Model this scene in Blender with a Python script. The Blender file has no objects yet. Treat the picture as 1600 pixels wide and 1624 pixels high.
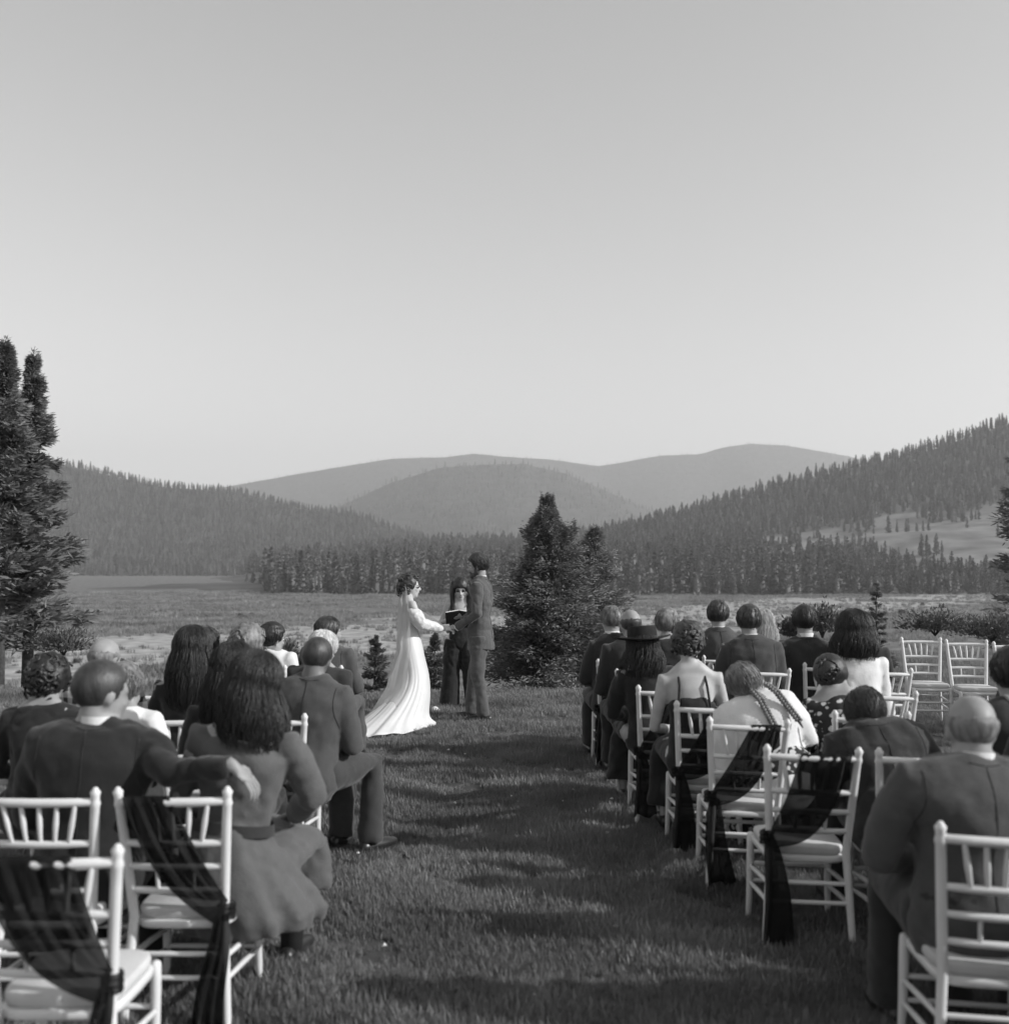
import bpy, bmesh, math, random
import numpy as np
from mathutils import Vector, Matrix, noise as mnoise

random.seed(7); rng = np.random.default_rng(7)
R = math.radians
scene = bpy.context.scene
COL = scene.collection

# ------------------------------------------------------------------ camera
CAMZ, F = 1.77, 1714.0            # eye height in metres, focal length in photo pixels (photo 1600 wide)
cam = bpy.data.cameras.new('camera'); camo = bpy.data.objects.new('camera', cam); COL.objects.link(camo)
camo.location = (0, 0, CAMZ); camo.rotation_euler = (R(90 + 2.64), 0, 0)
cam.sensor_fit = 'HORIZONTAL'; cam.sensor_width = 36; cam.lens = 36 * F / 1600
cam.clip_start = 0.1; cam.clip_end = 40000
cam.dof.use_dof = True; cam.dof.focus_distance = 12.0; cam.dof.aperture_fstop = 2.2
scene.camera = camo

# ------------------------------------------------------------------ sky, sun, exposure
SUN_EL, SUN_AZ = 28.0, 106.0      # azimuth clockwise from +Y
w = bpy.data.worlds.new('World'); scene.world = w; w.use_nodes = True
nt = w.node_tree; nt.nodes.clear()
sky = nt.nodes.new('ShaderNodeTexSky'); sky.sky_type = 'NISHITA'; sky.sun_disc = False
sky.sun_elevation = R(SUN_EL); sky.sun_rotation = R(SUN_AZ)
sky.air_density = 2.1; sky.dust_density = 0.2; sky.ozone_density = 1.0
bw = nt.nodes.new('ShaderNodeRGBToBW'); bg = nt.nodes.new('ShaderNodeBackground'); bg.inputs[1].default_value = 0.15
ow = nt.nodes.new('ShaderNodeOutputWorld')
nt.links.new(sky.outputs[0], bw.inputs[0]); nt.links.new(bw.outputs[0], bg.inputs[0]); nt.links.new(bg.outputs[0], ow.inputs[0])
sl = bpy.data.lights.new('sun', 'SUN'); sl.energy = 5.0; sl.angle = R(0.6); sl.color = (1, 1, 1)
so = bpy.data.objects.new('sun', sl); COL.objects.link(so)
sd = Vector((math.sin(R(SUN_AZ)) * math.cos(R(SUN_EL)), math.cos(R(SUN_AZ)) * math.cos(R(SUN_EL)), math.sin(R(SUN_EL))))
so.rotation_euler = sd.to_track_quat('Z', 'Y').to_euler()
scene.view_settings.view_transform = 'Standard'; scene.view_settings.look = 'None'
scene.view_settings.exposure = 0.0; scene.view_settings.gamma = 1.0; scene.view_settings.use_curve_mapping = False
scene.cycles.max_bounces = 6; scene.cycles.transparent_max_bounces = 24; scene.cycles.volume_bounces = 1

# ------------------------------------------------------------------ helpers
def at(px, py, d):                # a photo pixel at depth d (metres along +Y) -> world point
    return Vector(((px - 800) / F * d, d, CAMZ - (py - 891) / F * d))
def tag(o, label=None, cat=None, group=None, kind=None):
    if label: o['label'] = label
    if cat: o['category'] = cat
    if group: o['group'] = group
    if kind: o['kind'] = kind
    return o
def empty(name, loc, label, cat, group=None):
    o = bpy.data.objects.new(name, None); COL.objects.link(o); o.location = loc
    o.empty_display_size = .1
    return tag(o, label, cat, group)
def smooth(me):
    me.polygons.foreach_set('use_smooth', np.ones(len(me.polygons), dtype=bool)); me.update()

def mat(name, col, rough=.8, var=.25, scale=8.0, bump=0.0, bscale=60.0, sheen=0, alpha=1.0, trans=0.0, spec=.3, stretch=None):
    m = bpy.data.materials.new(name); m.use_nodes = True; n = m.node_tree; p = n.nodes['Principled BSDF']
    p.inputs['Roughness'].default_value = rough; p.inputs['Specular IOR Level'].default_value = spec
    p.inputs['Base Color'].default_value = (col, col, col, 1)
    tc = n.nodes.new('ShaderNodeTexCoord'); src = tc.outputs['Object']
    if stretch:
        mp = n.nodes.new('ShaderNodeMapping'); mp.inputs['Scale'].default_value = stretch
        n.links.new(src, mp.inputs[0]); src = mp.outputs[0]
    if var:
        nz = n.nodes.new('ShaderNodeTexNoise'); nz.inputs['Scale'].default_value = scale; nz.inputs['Detail'].default_value = 6
        n.links.new(src, nz.inputs['Vector'])
        cr = n.nodes.new('ShaderNodeMapRange'); cr.inputs[1].default_value = .3; cr.inputs[2].default_value = .7
        cr.inputs[3].default_value = col * (1 - var); cr.inputs[4].default_value = min(.9, col * (1 + var))
        n.links.new(nz.outputs[0], cr.inputs[0]); n.links.new(cr.outputs[0], p.inputs['Base Color'])
    if bump:
        nb = n.nodes.new('ShaderNodeTexNoise'); nb.inputs['Scale'].default_value = bscale; nb.inputs['Detail'].default_value = 4
        n.links.new(src, nb.inputs['Vector'])
        b = n.nodes.new('ShaderNodeBump'); b.inputs['Strength'].default_value = bump; b.inputs['Distance'].default_value = .01
        n.links.new(nb.outputs[0], b.inputs['Height']); n.links.new(b.outputs[0], p.inputs['Normal'])
    if sheen: p.inputs['Sheen Weight'].default_value = sheen
    if alpha < 1: p.inputs['Alpha'].default_value = alpha
    if trans:
        out = n.nodes['Material Output']; tr = n.nodes.new('ShaderNodeBsdfTranslucent'); tr.inputs[0].default_value = (col,) * 3 + (1,)
        mx = n.nodes.new('ShaderNodeMixShader'); mx.inputs[0].default_value = trans
        n.links.new(p.outputs[0], mx.inputs[1]); n.links.new(tr.outputs[0], mx.inputs[2]); n.links.new(mx.outputs[0], out.inputs[0])
    return m

class Sh:                          # a growing list of vertices and faces
    def __init__(s): s.V = []; s.F = []
    def add(s, V, Fc):
        o = len(s.V); s.V += [tuple(v) for v in V]; s.F += [tuple(i + o for i in f) for f in Fc]; return s
    def join(s, q): return s.add(q.V, q.F)
    def xf(s, M): s.V = [tuple(M @ Vector(v)) for v in s.V]; return s
    def tube(s, pts, rad, n=12, axes=None, round_=True, cap=True):
        P = [Vector(p) for p in pts]; rr = [r if isinstance(r, (tuple, list)) else (r, r) for r in rad]
        if round_ and cap:
            a, b = P[0], P[1]; d = (a - b).normalized(); r = rr[0]; m = min(r)
            P = [a + d * m * .75, a + d * m * .45] + P; rr = [(r[0] * .45, r[1] * .45), (r[0] * .82, r[1] * .82)] + rr
            a, b = P[-1], P[-2]; d = (a - b).normalized(); r = rr[-1]; m = min(r)
            P = P + [a + d * m * .45, a + d * m * .75]; rr = rr + [(r[0] * .82, r[1] * .82), (r[0] * .45, r[1] * .45)]
        V = []; u = None
        for i, p in enumerate(P):
            if axes: ux, uy = Vector(axes[0]), Vector(axes[1])
            else:
                t = (P[min(i + 1, len(P) - 1)] - P[max(i - 1, 0)]).normalized()
                if u is None:
                    u = Vector((1, 0, 0)) if abs(t.x) < .8 else Vector((0, 1, 0))
                u = (u - t * u.dot(t)).normalized(); ux, uy = u, t.cross(u)
            for k in range(n):
                a = 2 * math.pi * k / n
                V.append(p + ux * (rr[i][0] * math.cos(a)) + uy * (rr[i][1] * math.sin(a)))
        Fc = []
        for i in range(len(P) - 1):
            for k in range(n):
                k2 = (k + 1) % n; Fc.append((i * n + k, i * n + k2, (i + 1) * n + k2, (i + 1) * n + k))
        if cap:
            Fc.append(tuple(reversed(range(n)))); o = (len(P) - 1) * n; Fc.append(tuple(o + k for k in range(n)))
        return s.add(V, Fc)
    def ball(s, c, r, seg=14, rings=9, M=None):
        r = r if isinstance(r, (tuple, list)) else (r, r, r); V = []; Fc = []
        for i in range(1, rings):
            th = math.pi * i / rings
            for k in range(seg):
                a = 2 * math.pi * k / seg; V.append(Vector((r[0] * math.sin(th) * math.cos(a), r[1] * math.sin(th) * math.sin(a), r[2] * math.cos(th))))
        V += [Vector((0, 0, r[2])), Vector((0, 0, -r[2]))]; nt_, nb_ = len(V) - 2, len(V) - 1
        for i in range(rings - 2):
            for k in range(seg):
                k2 = (k + 1) % seg; Fc.append((i * seg + k, (i + 1) * seg + k, (i + 1) * seg + k2, i * seg + k2))
        for k in range(seg):
            k2 = (k + 1) % seg; Fc.append((nt_, k, k2)); Fc.append((nb_, (rings - 2) * seg + k2, (rings - 2) * seg + k))
        c = Vector(c); V = [((M @ v) if M else v) + c for v in V]
        return s.add(V, Fc)
    def box(s, c, h, M=None):
        c = Vector(c); V = []
        for z in (-1, 1):
            for x, y in ((-1, -1), (1, -1), (1, 1), (-1, 1)):
                v = Vector((x * h[0], y * h[1], z * h[2])); V.append(((M @ v) if M else v) + c)
        return s.add(V, [(3, 2, 1, 0), (4, 5, 6, 7), (0, 1, 5, 4), (1, 2, 6, 5), (2, 3, 7, 6), (3, 0, 4, 7)])
    def loft(s, rings, close=True, cap=True):
        n = len(rings[0]); V = [p for r in rings for p in r]; Fc = []
        for i in range(len(rings) - 1):
            for k in range(n if close else n - 1):
                k2 = (k + 1) % n; Fc.append((i * n + k, i * n + k2, (i + 1) * n + k2, (i + 1) * n + k))
        if cap and close:
            Fc.append(tuple(reversed(range(n)))); Fc.append(tuple((len(rings) - 1) * n + k for k in range(n)))
        return s.add(V, Fc)
    def mesh(s, name):
        me = bpy.data.meshes.new(name); me.from_pydata([tuple(v) for v in s.V], [], s.F); me.update(); return me
    def obj(s, name, m, parent=None, sm=True):
        me = s.mesh(name); me.materials.append(m)
        if sm: smooth(me)
        o = bpy.data.objects.new(name, me); COL.objects.link(o); o.parent = parent
        return o

SEAMS = []; BAKE = []                          # (object, extra Sh joined after remeshing)
texs = {}
def clouds(size):
    if size not in texs:
        if size == 'm':
            t = bpy.data.textures.new('creases', 'MARBLE'); t.marble_type = 'SHARP'; t.noise_scale = .2; t.turbulence = 7; t.noise_depth = 2
        else:
            t = bpy.data.textures.new('folds', 'CLOUDS'); t.noise_scale = size; t.noise_depth = 2
        texs[size] = t
    return texs[size]
def fused(s, name, m, parent, voxel=.012, it=3, disp=None, extra=None):
    o = s.obj(name, m, parent)
    md = o.modifiers.new('r', 'REMESH'); md.mode = 'VOXEL'; md.voxel_size = voxel; md.use_smooth_shade = True
    if it:
        q = o.modifiers.new('s', 'SMOOTH'); q.factor = .5; q.iterations = it
    for size, st in (disp or []):
        d = o.modifiers.new('d', 'DISPLACE'); d.texture = clouds(size); d.texture_coords = 'GLOBAL'; d.strength = st; d.mid_level = .5
    BAKE.append((o, extra)); return o
Sh.fused = fused
def bake_all():
    bpy.context.view_layer.update(); dg = bpy.context.evaluated_depsgraph_get()
    new = [(o, e, bpy.data.meshes.new_from_object(o.evaluated_get(dg))) for o, e in BAKE]
    for o, e, me in new:
        mm = o.data.materials[0]; o.modifiers.clear()
        if e and e.V:
            bm = bmesh.new(); bm.from_mesh(me); vs = [bm.verts.new(v) for v in e.V]
            for f in e.F:
                try: bm.faces.new([vs[i] for i in f])
                except ValueError: pass
            bm.to_mesh(me); bm.free()
        if not me.materials: me.materials.append(mm)
        me.name = o.name; smooth(me); o.data = me
    from mathutils.bvhtree import BVHTree
    trees = {}
    for o, root, ray_lists in SEAMS:        # stitched seams laid on the finished cloth
        if o.name not in trees:
            me = o.data; trees[o.name] = BVHTree.FromPolygons([v.co.copy() for v in me.vertices], [tuple(p.vertices) for p in me.polygons])
        for rays in ray_lists:
            pts = []
            for a, d in rays:
                h = trees[o.name].ray_cast(Vector(a), Vector(d))
                if h[0] is not None: pts.append(h[0] + h[1] * .0004)
            pts = [p for i, p in enumerate(pts) if i == 0 or (p - pts[i - 1]).length < .08]
            if len(pts) > 3: Sh().tube(pts, [.0026] * len(pts), 5, round_=False).obj('seam', M['black'], root)

# ------------------------------------------------------------------ materials
M = dict(
    lawn=mat('lawn_soil', .06, .95, .45, 1.2, .5, 30),
    blade=mat('grass_blade', .235, .6, .4, .9, trans=.35),
    valley=None,
    conifer=mat('conifer_needles', .17, .75, .45, 1.4, trans=.2),
    conifer_far=mat('far_conifer', .15, .85, .35, .02),
    pale_needles=mat('pale_needles', .24, .75, .5, 2.2, trans=.15),
    bark=mat('bark', .08, .9, .4, 12, .6, 40),
    hill_far=mat('far_forest_cover', .05, .95, .55, .03, .6, .05),
    hill_near=mat('forest_floor', .07, .95, .5, .02, .5, .08),
    dry_slope=mat('dry_slope_grass', .17, .95, .5, .03, .5, .08),
    tussock=mat('tussock_grass', .26, .9, .4, .5, trans=.3),
    suit=mat('groom_suit_wool', .085, .85, .08, 30, .35, 220, sheen=.2),
    pale_skin=mat('pale_skin', .46, .5, .1, 14, .06, 200),
    scrub=mat('scrub_leaves', .12, .8, .45, 3, trans=.2),
    chair=mat('white_painted_wood', .69, .4, .06, 6, .05, 90, spec=.4),
    cushion=mat('ivory_cushion', .58, .85, .08, 9, .15, 120),
    sash=mat('black_chiffon', .014, .85, .3, 14, .2, 60, alpha=.76, spec=.1),
    black=mat('black_wool', .016, .85, .08, 30, .35, 220, sheen=.2),
    charcoal=mat('charcoal_wool', .03, .85, .08, 30, .35, 220, sheen=.2),
    dark=mat('dark_wool', .03, .85, .08, 30, .35, 220, sheen=.2),
    grey=mat('grey_wool', .07, .85, .08, 30, .35, 220, sheen=.2),
    midgrey=mat('mid_grey_wool', .05, .85, .08, 30, .35, 220, sheen=.2),
    greydress=mat('grey_jersey', .095, .8, .06, 30, .25, 120, sheen=.2),
    white=mat('white_cotton', .72, .8, .06, 9, .2, 90),
    satin=mat('white_satin', .63, .42, .04, 6, .05, 70, spec=.5),
    skin=mat('skin', .30, .5, .1, 14, .06, 200),
    skin_dark=mat('tanned_skin', .18, .5, .1, 14, .06, 200),
    hair=mat('dark_hair', .018, .46, .5, 40, .3, 160, spec=.55, stretch=(1, 1, .2)),
    hair_brown=mat('brown_hair', .04, .46, .5, 40, .3, 160, spec=.55, stretch=(1, 1, .2)),
    hair_grey=mat('grey_hair', .2, .5, .5, 40, .4, 160, stretch=(1, 1, .3)),
    hair_fair=mat('fair_hair', .16, .46, .5, 40, .3, 160, spec=.55, stretch=(1, 1, .2)),
    hair_blond=mat('blond_hair', .42, .46, .35, 40, .3, 160, spec=.55, stretch=(1, 1, .2)),
    hair_white=mat('white_hair', .65, .5, .2, 40, .4, 160, stretch=(1, 1, .2)),
    shoe=mat('black_leather', .02, .35, .2, 20, spec=.5),
    felt=mat('black_felt', .018, .9, .2, 30, .2, 200),
    paper=mat('white_paper', .8, .8, .03, 20),
    eye_w=mat('eye_white', .7, .3, 0), eye_d=mat('eye_iris', .03, .2, 0), lip=mat('lips', .16, .5, 0),
    petal=mat('white_petals', .75, .7, .1, 60),
)
def per_instance(m, lo, hi, patch=None):
    n = m.node_tree; p = n.nodes['Principled BSDF']; src = p.inputs['Base Color'].links[0].from_socket
    oi = n.nodes.new('ShaderNodeObjectInfo'); r = n.nodes.new('ShaderNodeMapRange'); r.inputs[3].default_value = lo; r.inputs[4].default_value = hi
    if patch:
        z = n.nodes.new('ShaderNodeTexNoise'); z.inputs['Scale'].default_value = patch; z.inputs['Detail'].default_value = 5; n.links.new(oi.outputs['Location'], z.inputs['Vector'])
        r.inputs[1].default_value = .32; r.inputs[2].default_value = .68; n.links.new(z.outputs[0], r.inputs[0])
    else: n.links.new(oi.outputs['Random'], r.inputs[0])
    q = n.nodes.new('ShaderNodeMath'); q.operation = 'MULTIPLY'; n.links.new(src, q.inputs[0]); n.links.new(r.outputs[0], q.inputs[1]); n.links.new(q.outputs[0], p.inputs['Base Color'])
per_instance(M['conifer_far'], .55, 1.35); per_instance(M['blade'], .5, 1.45, 1.1); per_instance(M['tussock'], .5, 1.5, .05)
def floral(name, lo, hi, scale):
    m = mat(name, lo, .8, 0); n = m.node_tree; p = n.nodes['Principled BSDF']
    v = n.nodes.new('ShaderNodeTexVoronoi'); v.inputs['Scale'].default_value = scale
    z = n.nodes.new('ShaderNodeTexNoise'); z.inputs['Scale'].default_value = scale * .9
    tc = n.nodes.new('ShaderNodeTexCoord'); a = n.nodes.new('ShaderNodeMath'); a.operation = 'ADD'
    r = n.nodes.new('ShaderNodeMapRange'); r.inputs[1].default_value = .82; r.inputs[2].default_value = .92
    r.inputs[3].default_value = hi; r.inputs[4].default_value = lo
    n.links.new(tc.outputs['Object'], v.inputs['Vector']); n.links.new(tc.outputs['Object'], z.inputs['Vector'])
    n.links.new(v.outputs[0], a.inputs[0]); n.links.new(z.outputs[0], a.inputs[1]); n.links.new(a.outputs[0], r.inputs[0])
    n.links.new(r.outputs[0], p.inputs['Base Color']); return m
M['floral'] = floral('floral_print', .03, .6, 26)
def plaid():
    m = mat('plaid_flannel', .6, .85, 0); n = m.node_tree; p = n.nodes['Principled BSDF']
    tc = n.nodes.new('ShaderNodeTexCoord'); sx = n.nodes.new('ShaderNodeSeparateXYZ'); n.links.new(tc.outputs['Object'], sx.inputs[0])
    outs = []
    for ax in (0, 2):
        a = n.nodes.new('ShaderNodeMath'); a.operation = 'MULTIPLY'; a.inputs[1].default_value = 14
        b = n.nodes.new('ShaderNodeMath'); b.operation = 'FRACT'; c = n.nodes.new('ShaderNodeMath'); c.operation = 'LESS_THAN'; c.inputs[1].default_value = .45
        n.links.new(sx.outputs[ax], a.inputs[0]); n.links.new(a.outputs[0], b.inputs[0]); n.links.new(b.outputs[0], c.inputs[0]); outs.append(c)
    s = n.nodes.new('ShaderNodeMath'); s.operation = 'ADD'; n.links.new(outs[0].outputs[0], s.inputs[0]); n.links.new(outs[1].outputs[0], s.inputs[1])
    r = n.nodes.new('ShaderNodeMapRange'); r.inputs[2].default_value = 2; r.inputs[3].default_value = .55; r.inputs[4].default_value = .04
    n.links.new(s.outputs[0], r.inputs[0]); n.links.new(r.outputs[0], p.inputs['Base Color']); return m
M['plaid'] = plaid()
def veil_mat():
    m = bpy.data.materials.new('veil_tulle'); m.use_nodes = True; n = m.node_tree; n.nodes.clear()
    d = n.nodes.new('ShaderNodeBsdfDiffuse'); d.inputs[0].default_value = (.65, .65, .65, 1)
    t2 = n.nodes.new('ShaderNodeBsdfTranslucent'); t2.inputs[0].default_value = (.8, .8, .8, 1)
    a = n.nodes.new('ShaderNodeMixShader'); a.inputs[0].default_value = .45
    tr = n.nodes.new('ShaderNodeBsdfTransparent'); b = n.nodes.new('ShaderNodeMixShader'); b.inputs[0].default_value = .5
    o = n.nodes.new('ShaderNodeOutputMaterial')
    n.links.new(d.outputs[0], a.inputs[1]); n.links.new(t2.outputs[0], a.inputs[2])
    n.links.new(tr.outputs[0], b.inputs[1]); n.links.new(a.outputs[0], b.inputs[2]); n.links.new(b.outputs[0], o.inputs[0]); return m
M['veil'] = veil_mat()
def valley_mat():                  # meadow: darker grass with a pale dry swath across it
    m = mat('meadow_grass', .1, .95, 0); n = m.node_tree; p = n.nodes['Principled BSDF']
    tc = n.nodes.new('ShaderNodeTexCoord'); sx = n.nodes.new('ShaderNodeSeparateXYZ'); n.links.new(tc.outputs['Object'], sx.inputs[0])
    n1 = n.nodes.new('ShaderNodeTexNoise'); n1.inputs['Scale'].default_value = .012; n1.inputs['Detail'].default_value = 8
    mp = n.nodes.new('ShaderNodeMapping'); mp.inputs['Scale'].default_value = (1, 2.2, 1)
    n.links.new(tc.outputs['Object'], mp.inputs[0]); n.links.new(mp.outputs[0], n1.inputs['Vector'])
    n2 = n.nodes.new('ShaderNodeTexNoise'); n2.inputs['Scale'].default_value = .22; n2.inputs['Detail'].default_value = 8
    n.links.new(tc.outputs['Object'], n2.inputs['Vector'])
    # swath: |y - (300 + .65 x)| small
    a = n.nodes.new('ShaderNodeMath'); a.operation = 'MULTIPLY_ADD'; a.inputs[1].default_value = -1.05; a.inputs[2].default_value = -330
    n.links.new(sx.outputs[0], a.inputs[0])
    b = n.nodes.new('ShaderNodeMath'); b.operation = 'ADD'; n.links.new(a.outputs[0], b.inputs[0]); n.links.new(sx.outputs[1], b.inputs[1])
    wob = n.nodes.new('ShaderNodeMath'); wob.operation = 'MULTIPLY_ADD'; wob.inputs[1].default_value = 190; n.links.new(n1.outputs[0], wob.inputs[0]); n.links.new(b.outputs[0], wob.inputs[2])
    c = n.nodes.new('ShaderNodeMath'); c.operation = 'SUBTRACT'; c.inputs[1].default_value = 95; n.links.new(wob.outputs[0], c.inputs[0])
    e = n.nodes.new('ShaderNodeMath'); e.operation = 'ABSOLUTE'; n.links.new(c.outputs[0], e.inputs[0])
    r = n.nodes.new('ShaderNodeMapRange'); r.inputs[1].default_value = 55; r.inputs[2].default_value = 85; r.inputs[3].default_value = .33; r.inputs[4].default_value = .135
    n.links.new(e.outputs[0], r.inputs[0])
    r2 = n.nodes.new('ShaderNodeMapRange'); r2.inputs[1].default_value = .3; r2.inputs[2].default_value = .7; r2.inputs[3].default_value = .55; r2.inputs[4].default_value = 1.4
    n.links.new(n2.outputs[0], r2.inputs[0])
    q = n.nodes.new('ShaderNodeMath'); q.operation = 'MULTIPLY'; n.links.new(r.outputs[0], q.inputs[0]); n.links.new(r2.outputs[0], q.inputs[1])
    n.links.new(q.outputs[0], p.inputs['Base Color']); return m
M['valley'] = valley_mat()

# ------------------------------------------------------------------ terrain
def fbm(x, y, sc, oct_=4, seed=0.0):
    return mnoise.fractal(Vector((x * sc + seed, y * sc - seed, seed)), 1.0, 2.0, oct_)
def grid_obj(name, xs, ys, zf, m, label, kind='structure'):
    V = [(x, y, zf(x, y)) for y in ys for x in xs]; nx = len(xs)
    Fc = [(j * nx + i, j * nx + i + 1, (j + 1) * nx + i + 1, (j + 1) * nx + i) for j in range(len(ys) - 1) for i in range(nx - 1)]
    return tag(Sh().add(V, Fc).obj(name, m), label, None, None, kind)
def sstep(a, b, t):
    t = max(0, min(1, (t - a) / (b - a))); return t * t * (3 - 2 * t)
def lawn_z(x, y):
    edge = 14.6 + .5 * math.sin(x * .5) + .15 * abs(x) * .2
    z = .012 * fbm(x, y, .9)
    if y > edge: z -= 19.0 * sstep(0, 60, y - edge) + .10 * (y - edge)
    z -= 1.2 * sstep(9, 30, abs(x)) 
    return z
xs = list(np.linspace(-60, -7, 24)) + list(np.linspace(-6.6, 7, 70)) + list(np.linspace(7.8, 60, 24))
ys = list(np.linspace(-25, 1, 14)) + list(np.linspace(1.3, 17, 80)) + list(np.linspace(17.6, 80, 40))
grid_obj('lawn', xs, ys, lawn_z, M['lawn'], 'mown lawn of the ceremony aisle falling away to the valley')

VZ = -18.0
def valley_z(x, y): return VZ + .7 * fbm(x, y, .02) + .25 * fbm(x, y, .15)
V = []; rs = np.geomspace(45, 14000, 110); az = np.linspace(-62, 62, 150)
for r in rs:
    for a in az:
        x, y = r * math.sin(R(a)), r * math.cos(R(a)); V.append((x, y, valley_z(x, y) if r < 3000 else VZ - 3))
n_ = len(az)
Fc = [(j * n_ + i, j * n_ + i + 1, (j + 1) * n_ + i + 1, (j + 1) * n_ + i) for j in range(len(rs) - 1) for i in range(n_ - 1)]
tag(Sh().add(V, Fc).obj('valley_meadow', M['valley']), 'wide grassy valley floor below the lawn', kind='structure')
# the rest of the country outside the frame, so the ground goes on all round
tag(Sh().add([(-14000, -14000, -24), (14000, -14000, -24), (14000, 14000, -24), (-14000, 14000, -24)], [(0, 1, 2, 3)]).obj('terrain', M['hill_near']),
    'dark wooded country going on to the horizon all round', kind='structure')

def interp(pts, x):
    return float(np.interp(x, [p[0] for p in pts], [p[1] for p in pts]))
class Hill:
    def __init__(s, name, prof, Dc, Df, amp, m, label, bumps=0, zf=-20, back=900):
        s.prof, s.Dc, s.Df, s.amp, s.zf, s.back, s.bumps = prof, Dc, Df, amp, zf, back, bumps
        x0, x1 = (prof[0][0] - 800) / F * Dc, (prof[-1][0] - 800) / F * Dc
        xs = np.linspace(x0, x1, 170); ys = np.concatenate([np.linspace(Df - 60, Dc, 46), np.linspace(Dc, Dc + back, 10)[1:]])
        s.xr = (x0, x1); s.obj = grid_obj(name, xs, ys, s.z, m, label)
    def z(s, x, y):
        px = x / s.Dc * F + 800; zc = CAMZ + (891 - interp(s.prof, px)) * s.Dc / F
        if y <= s.Dc:
            t = (y - s.Df) / (s.Dc - s.Df)
            if t < 0: return s.zf + t * 60
            e = t ** 1.25 * (1 - .12 * math.sin(math.pi * t))
            z = s.zf + (zc - s.zf) * e
            z += s.amp * fbm(x, y, 1.6 / (s.Dc - s.Df) * 2.2, 4, s.Dc * .01) * math.sin(math.pi * min(1, t)) 
        else: z = zc - (zc - s.zf) * .5 * ((y - s.Dc) / s.back) ** 1.3
        if s.bumps: z += s.bumps * fbm(x, y, .05, 3)
        return z
H_far = Hill('hill', [(-300, 850), (200, 800), (380, 768), (480, 750), (620, 727), (700, 725), (755, 719), (800, 724), (870, 728), (950, 739), (1050, 722), (1110, 720), (1150, 709), (1190, 703), (1250, 706), (1340, 722), (1450, 745), (1700, 800), (2100, 850)],
             6500, 4800, 60, M['hill_far'], 'palest forested ridge along the horizon', 3)
H_dome = Hill('hill', [(350, 890), (480, 830), (545, 800), (620, 765), (700, 741), (760, 737), (830, 735), (900, 752), (960, 778), (1010, 800), (1100, 840), (1250, 885)],
              4300, 2900, 50, M['hill_far'], 'rounded hazy hill in the middle distance', 5)
H_left = Hill('hill', [(-500, 690), (0, 715), (150, 748), (254, 772), (380, 781), (480, 808), (560, 818), (640, 845), (720, 870), (860, 905)],
              2300, 1500, 22, M['hill_near'], 'wooded hill sloping down from the left to the valley')
H_mid = Hill('hill', [(380, 925), (470, 908), (560, 884), (640, 875), (720, 872), (850, 868), (1000, 850), (1200, 850), (1400, 870)],
             1700, 640, 8, M['hill_near'], 'low wooded rise in the middle of the valley')
H_right = Hill('hill', [(800, 905), (900, 868), (950, 850), (1040, 826), (1130, 803), (1250, 768), (1370, 738), (1470, 716), (1600, 672), (2000, 560), (2400, 520)],
               1500, 640, 14, M['dry_slope'], 'wooded slope rising to the right above the meadow')

# ------------------------------------------------------------------ conifers
def tri_cloud(P, D, L, W, seed):
    """needle sprays: at points P, along directions D, length L, width W -> vertices, faces (two triangles each)"""
    g = np.random.default_rng(seed); n = len(P)
    D = D / np.linalg.norm(D, axis=1)[:, None]
    q = g.normal(size=(n, 3)); S_ = np.cross(D, q); S_ /= np.linalg.norm(S_, axis=1)[:, None] + 1e-9
    mid = P + D * (L * .45)[:, None]
    V = np.stack([P, mid + S_ * W[:, None], P + D * L[:, None], mid - S_ * W[:, None]], 1).reshape(-1, 3)
    i = np.arange(n) * 4
    return V, np.stack([i, i + 1, i + 2, i + 3], 1)
def np_obj(name, V, Fq, m, parent=None):
    me = bpy.data.meshes.new(name); k = Fq.shape[1]
    me.vertices.add(len(V)); me.vertices.foreach_set('co', np.ascontiguousarray(V, dtype=np.float32).ravel())
    me.loops.add(Fq.size); me.loops.foreach_set('vertex_index', Fq.astype(np.int32).ravel())
    me.polygons.add(len(Fq)); me.polygons.foreach_set('loop_start', (np.arange(len(Fq)) * k).astype(np.int32))
    me.update(calc_edges=True); me.validate(); me.materials.append(m)
    o = bpy.data.objects.new(name, me); COL.objects.link(o); o.parent = parent; return o
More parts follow.
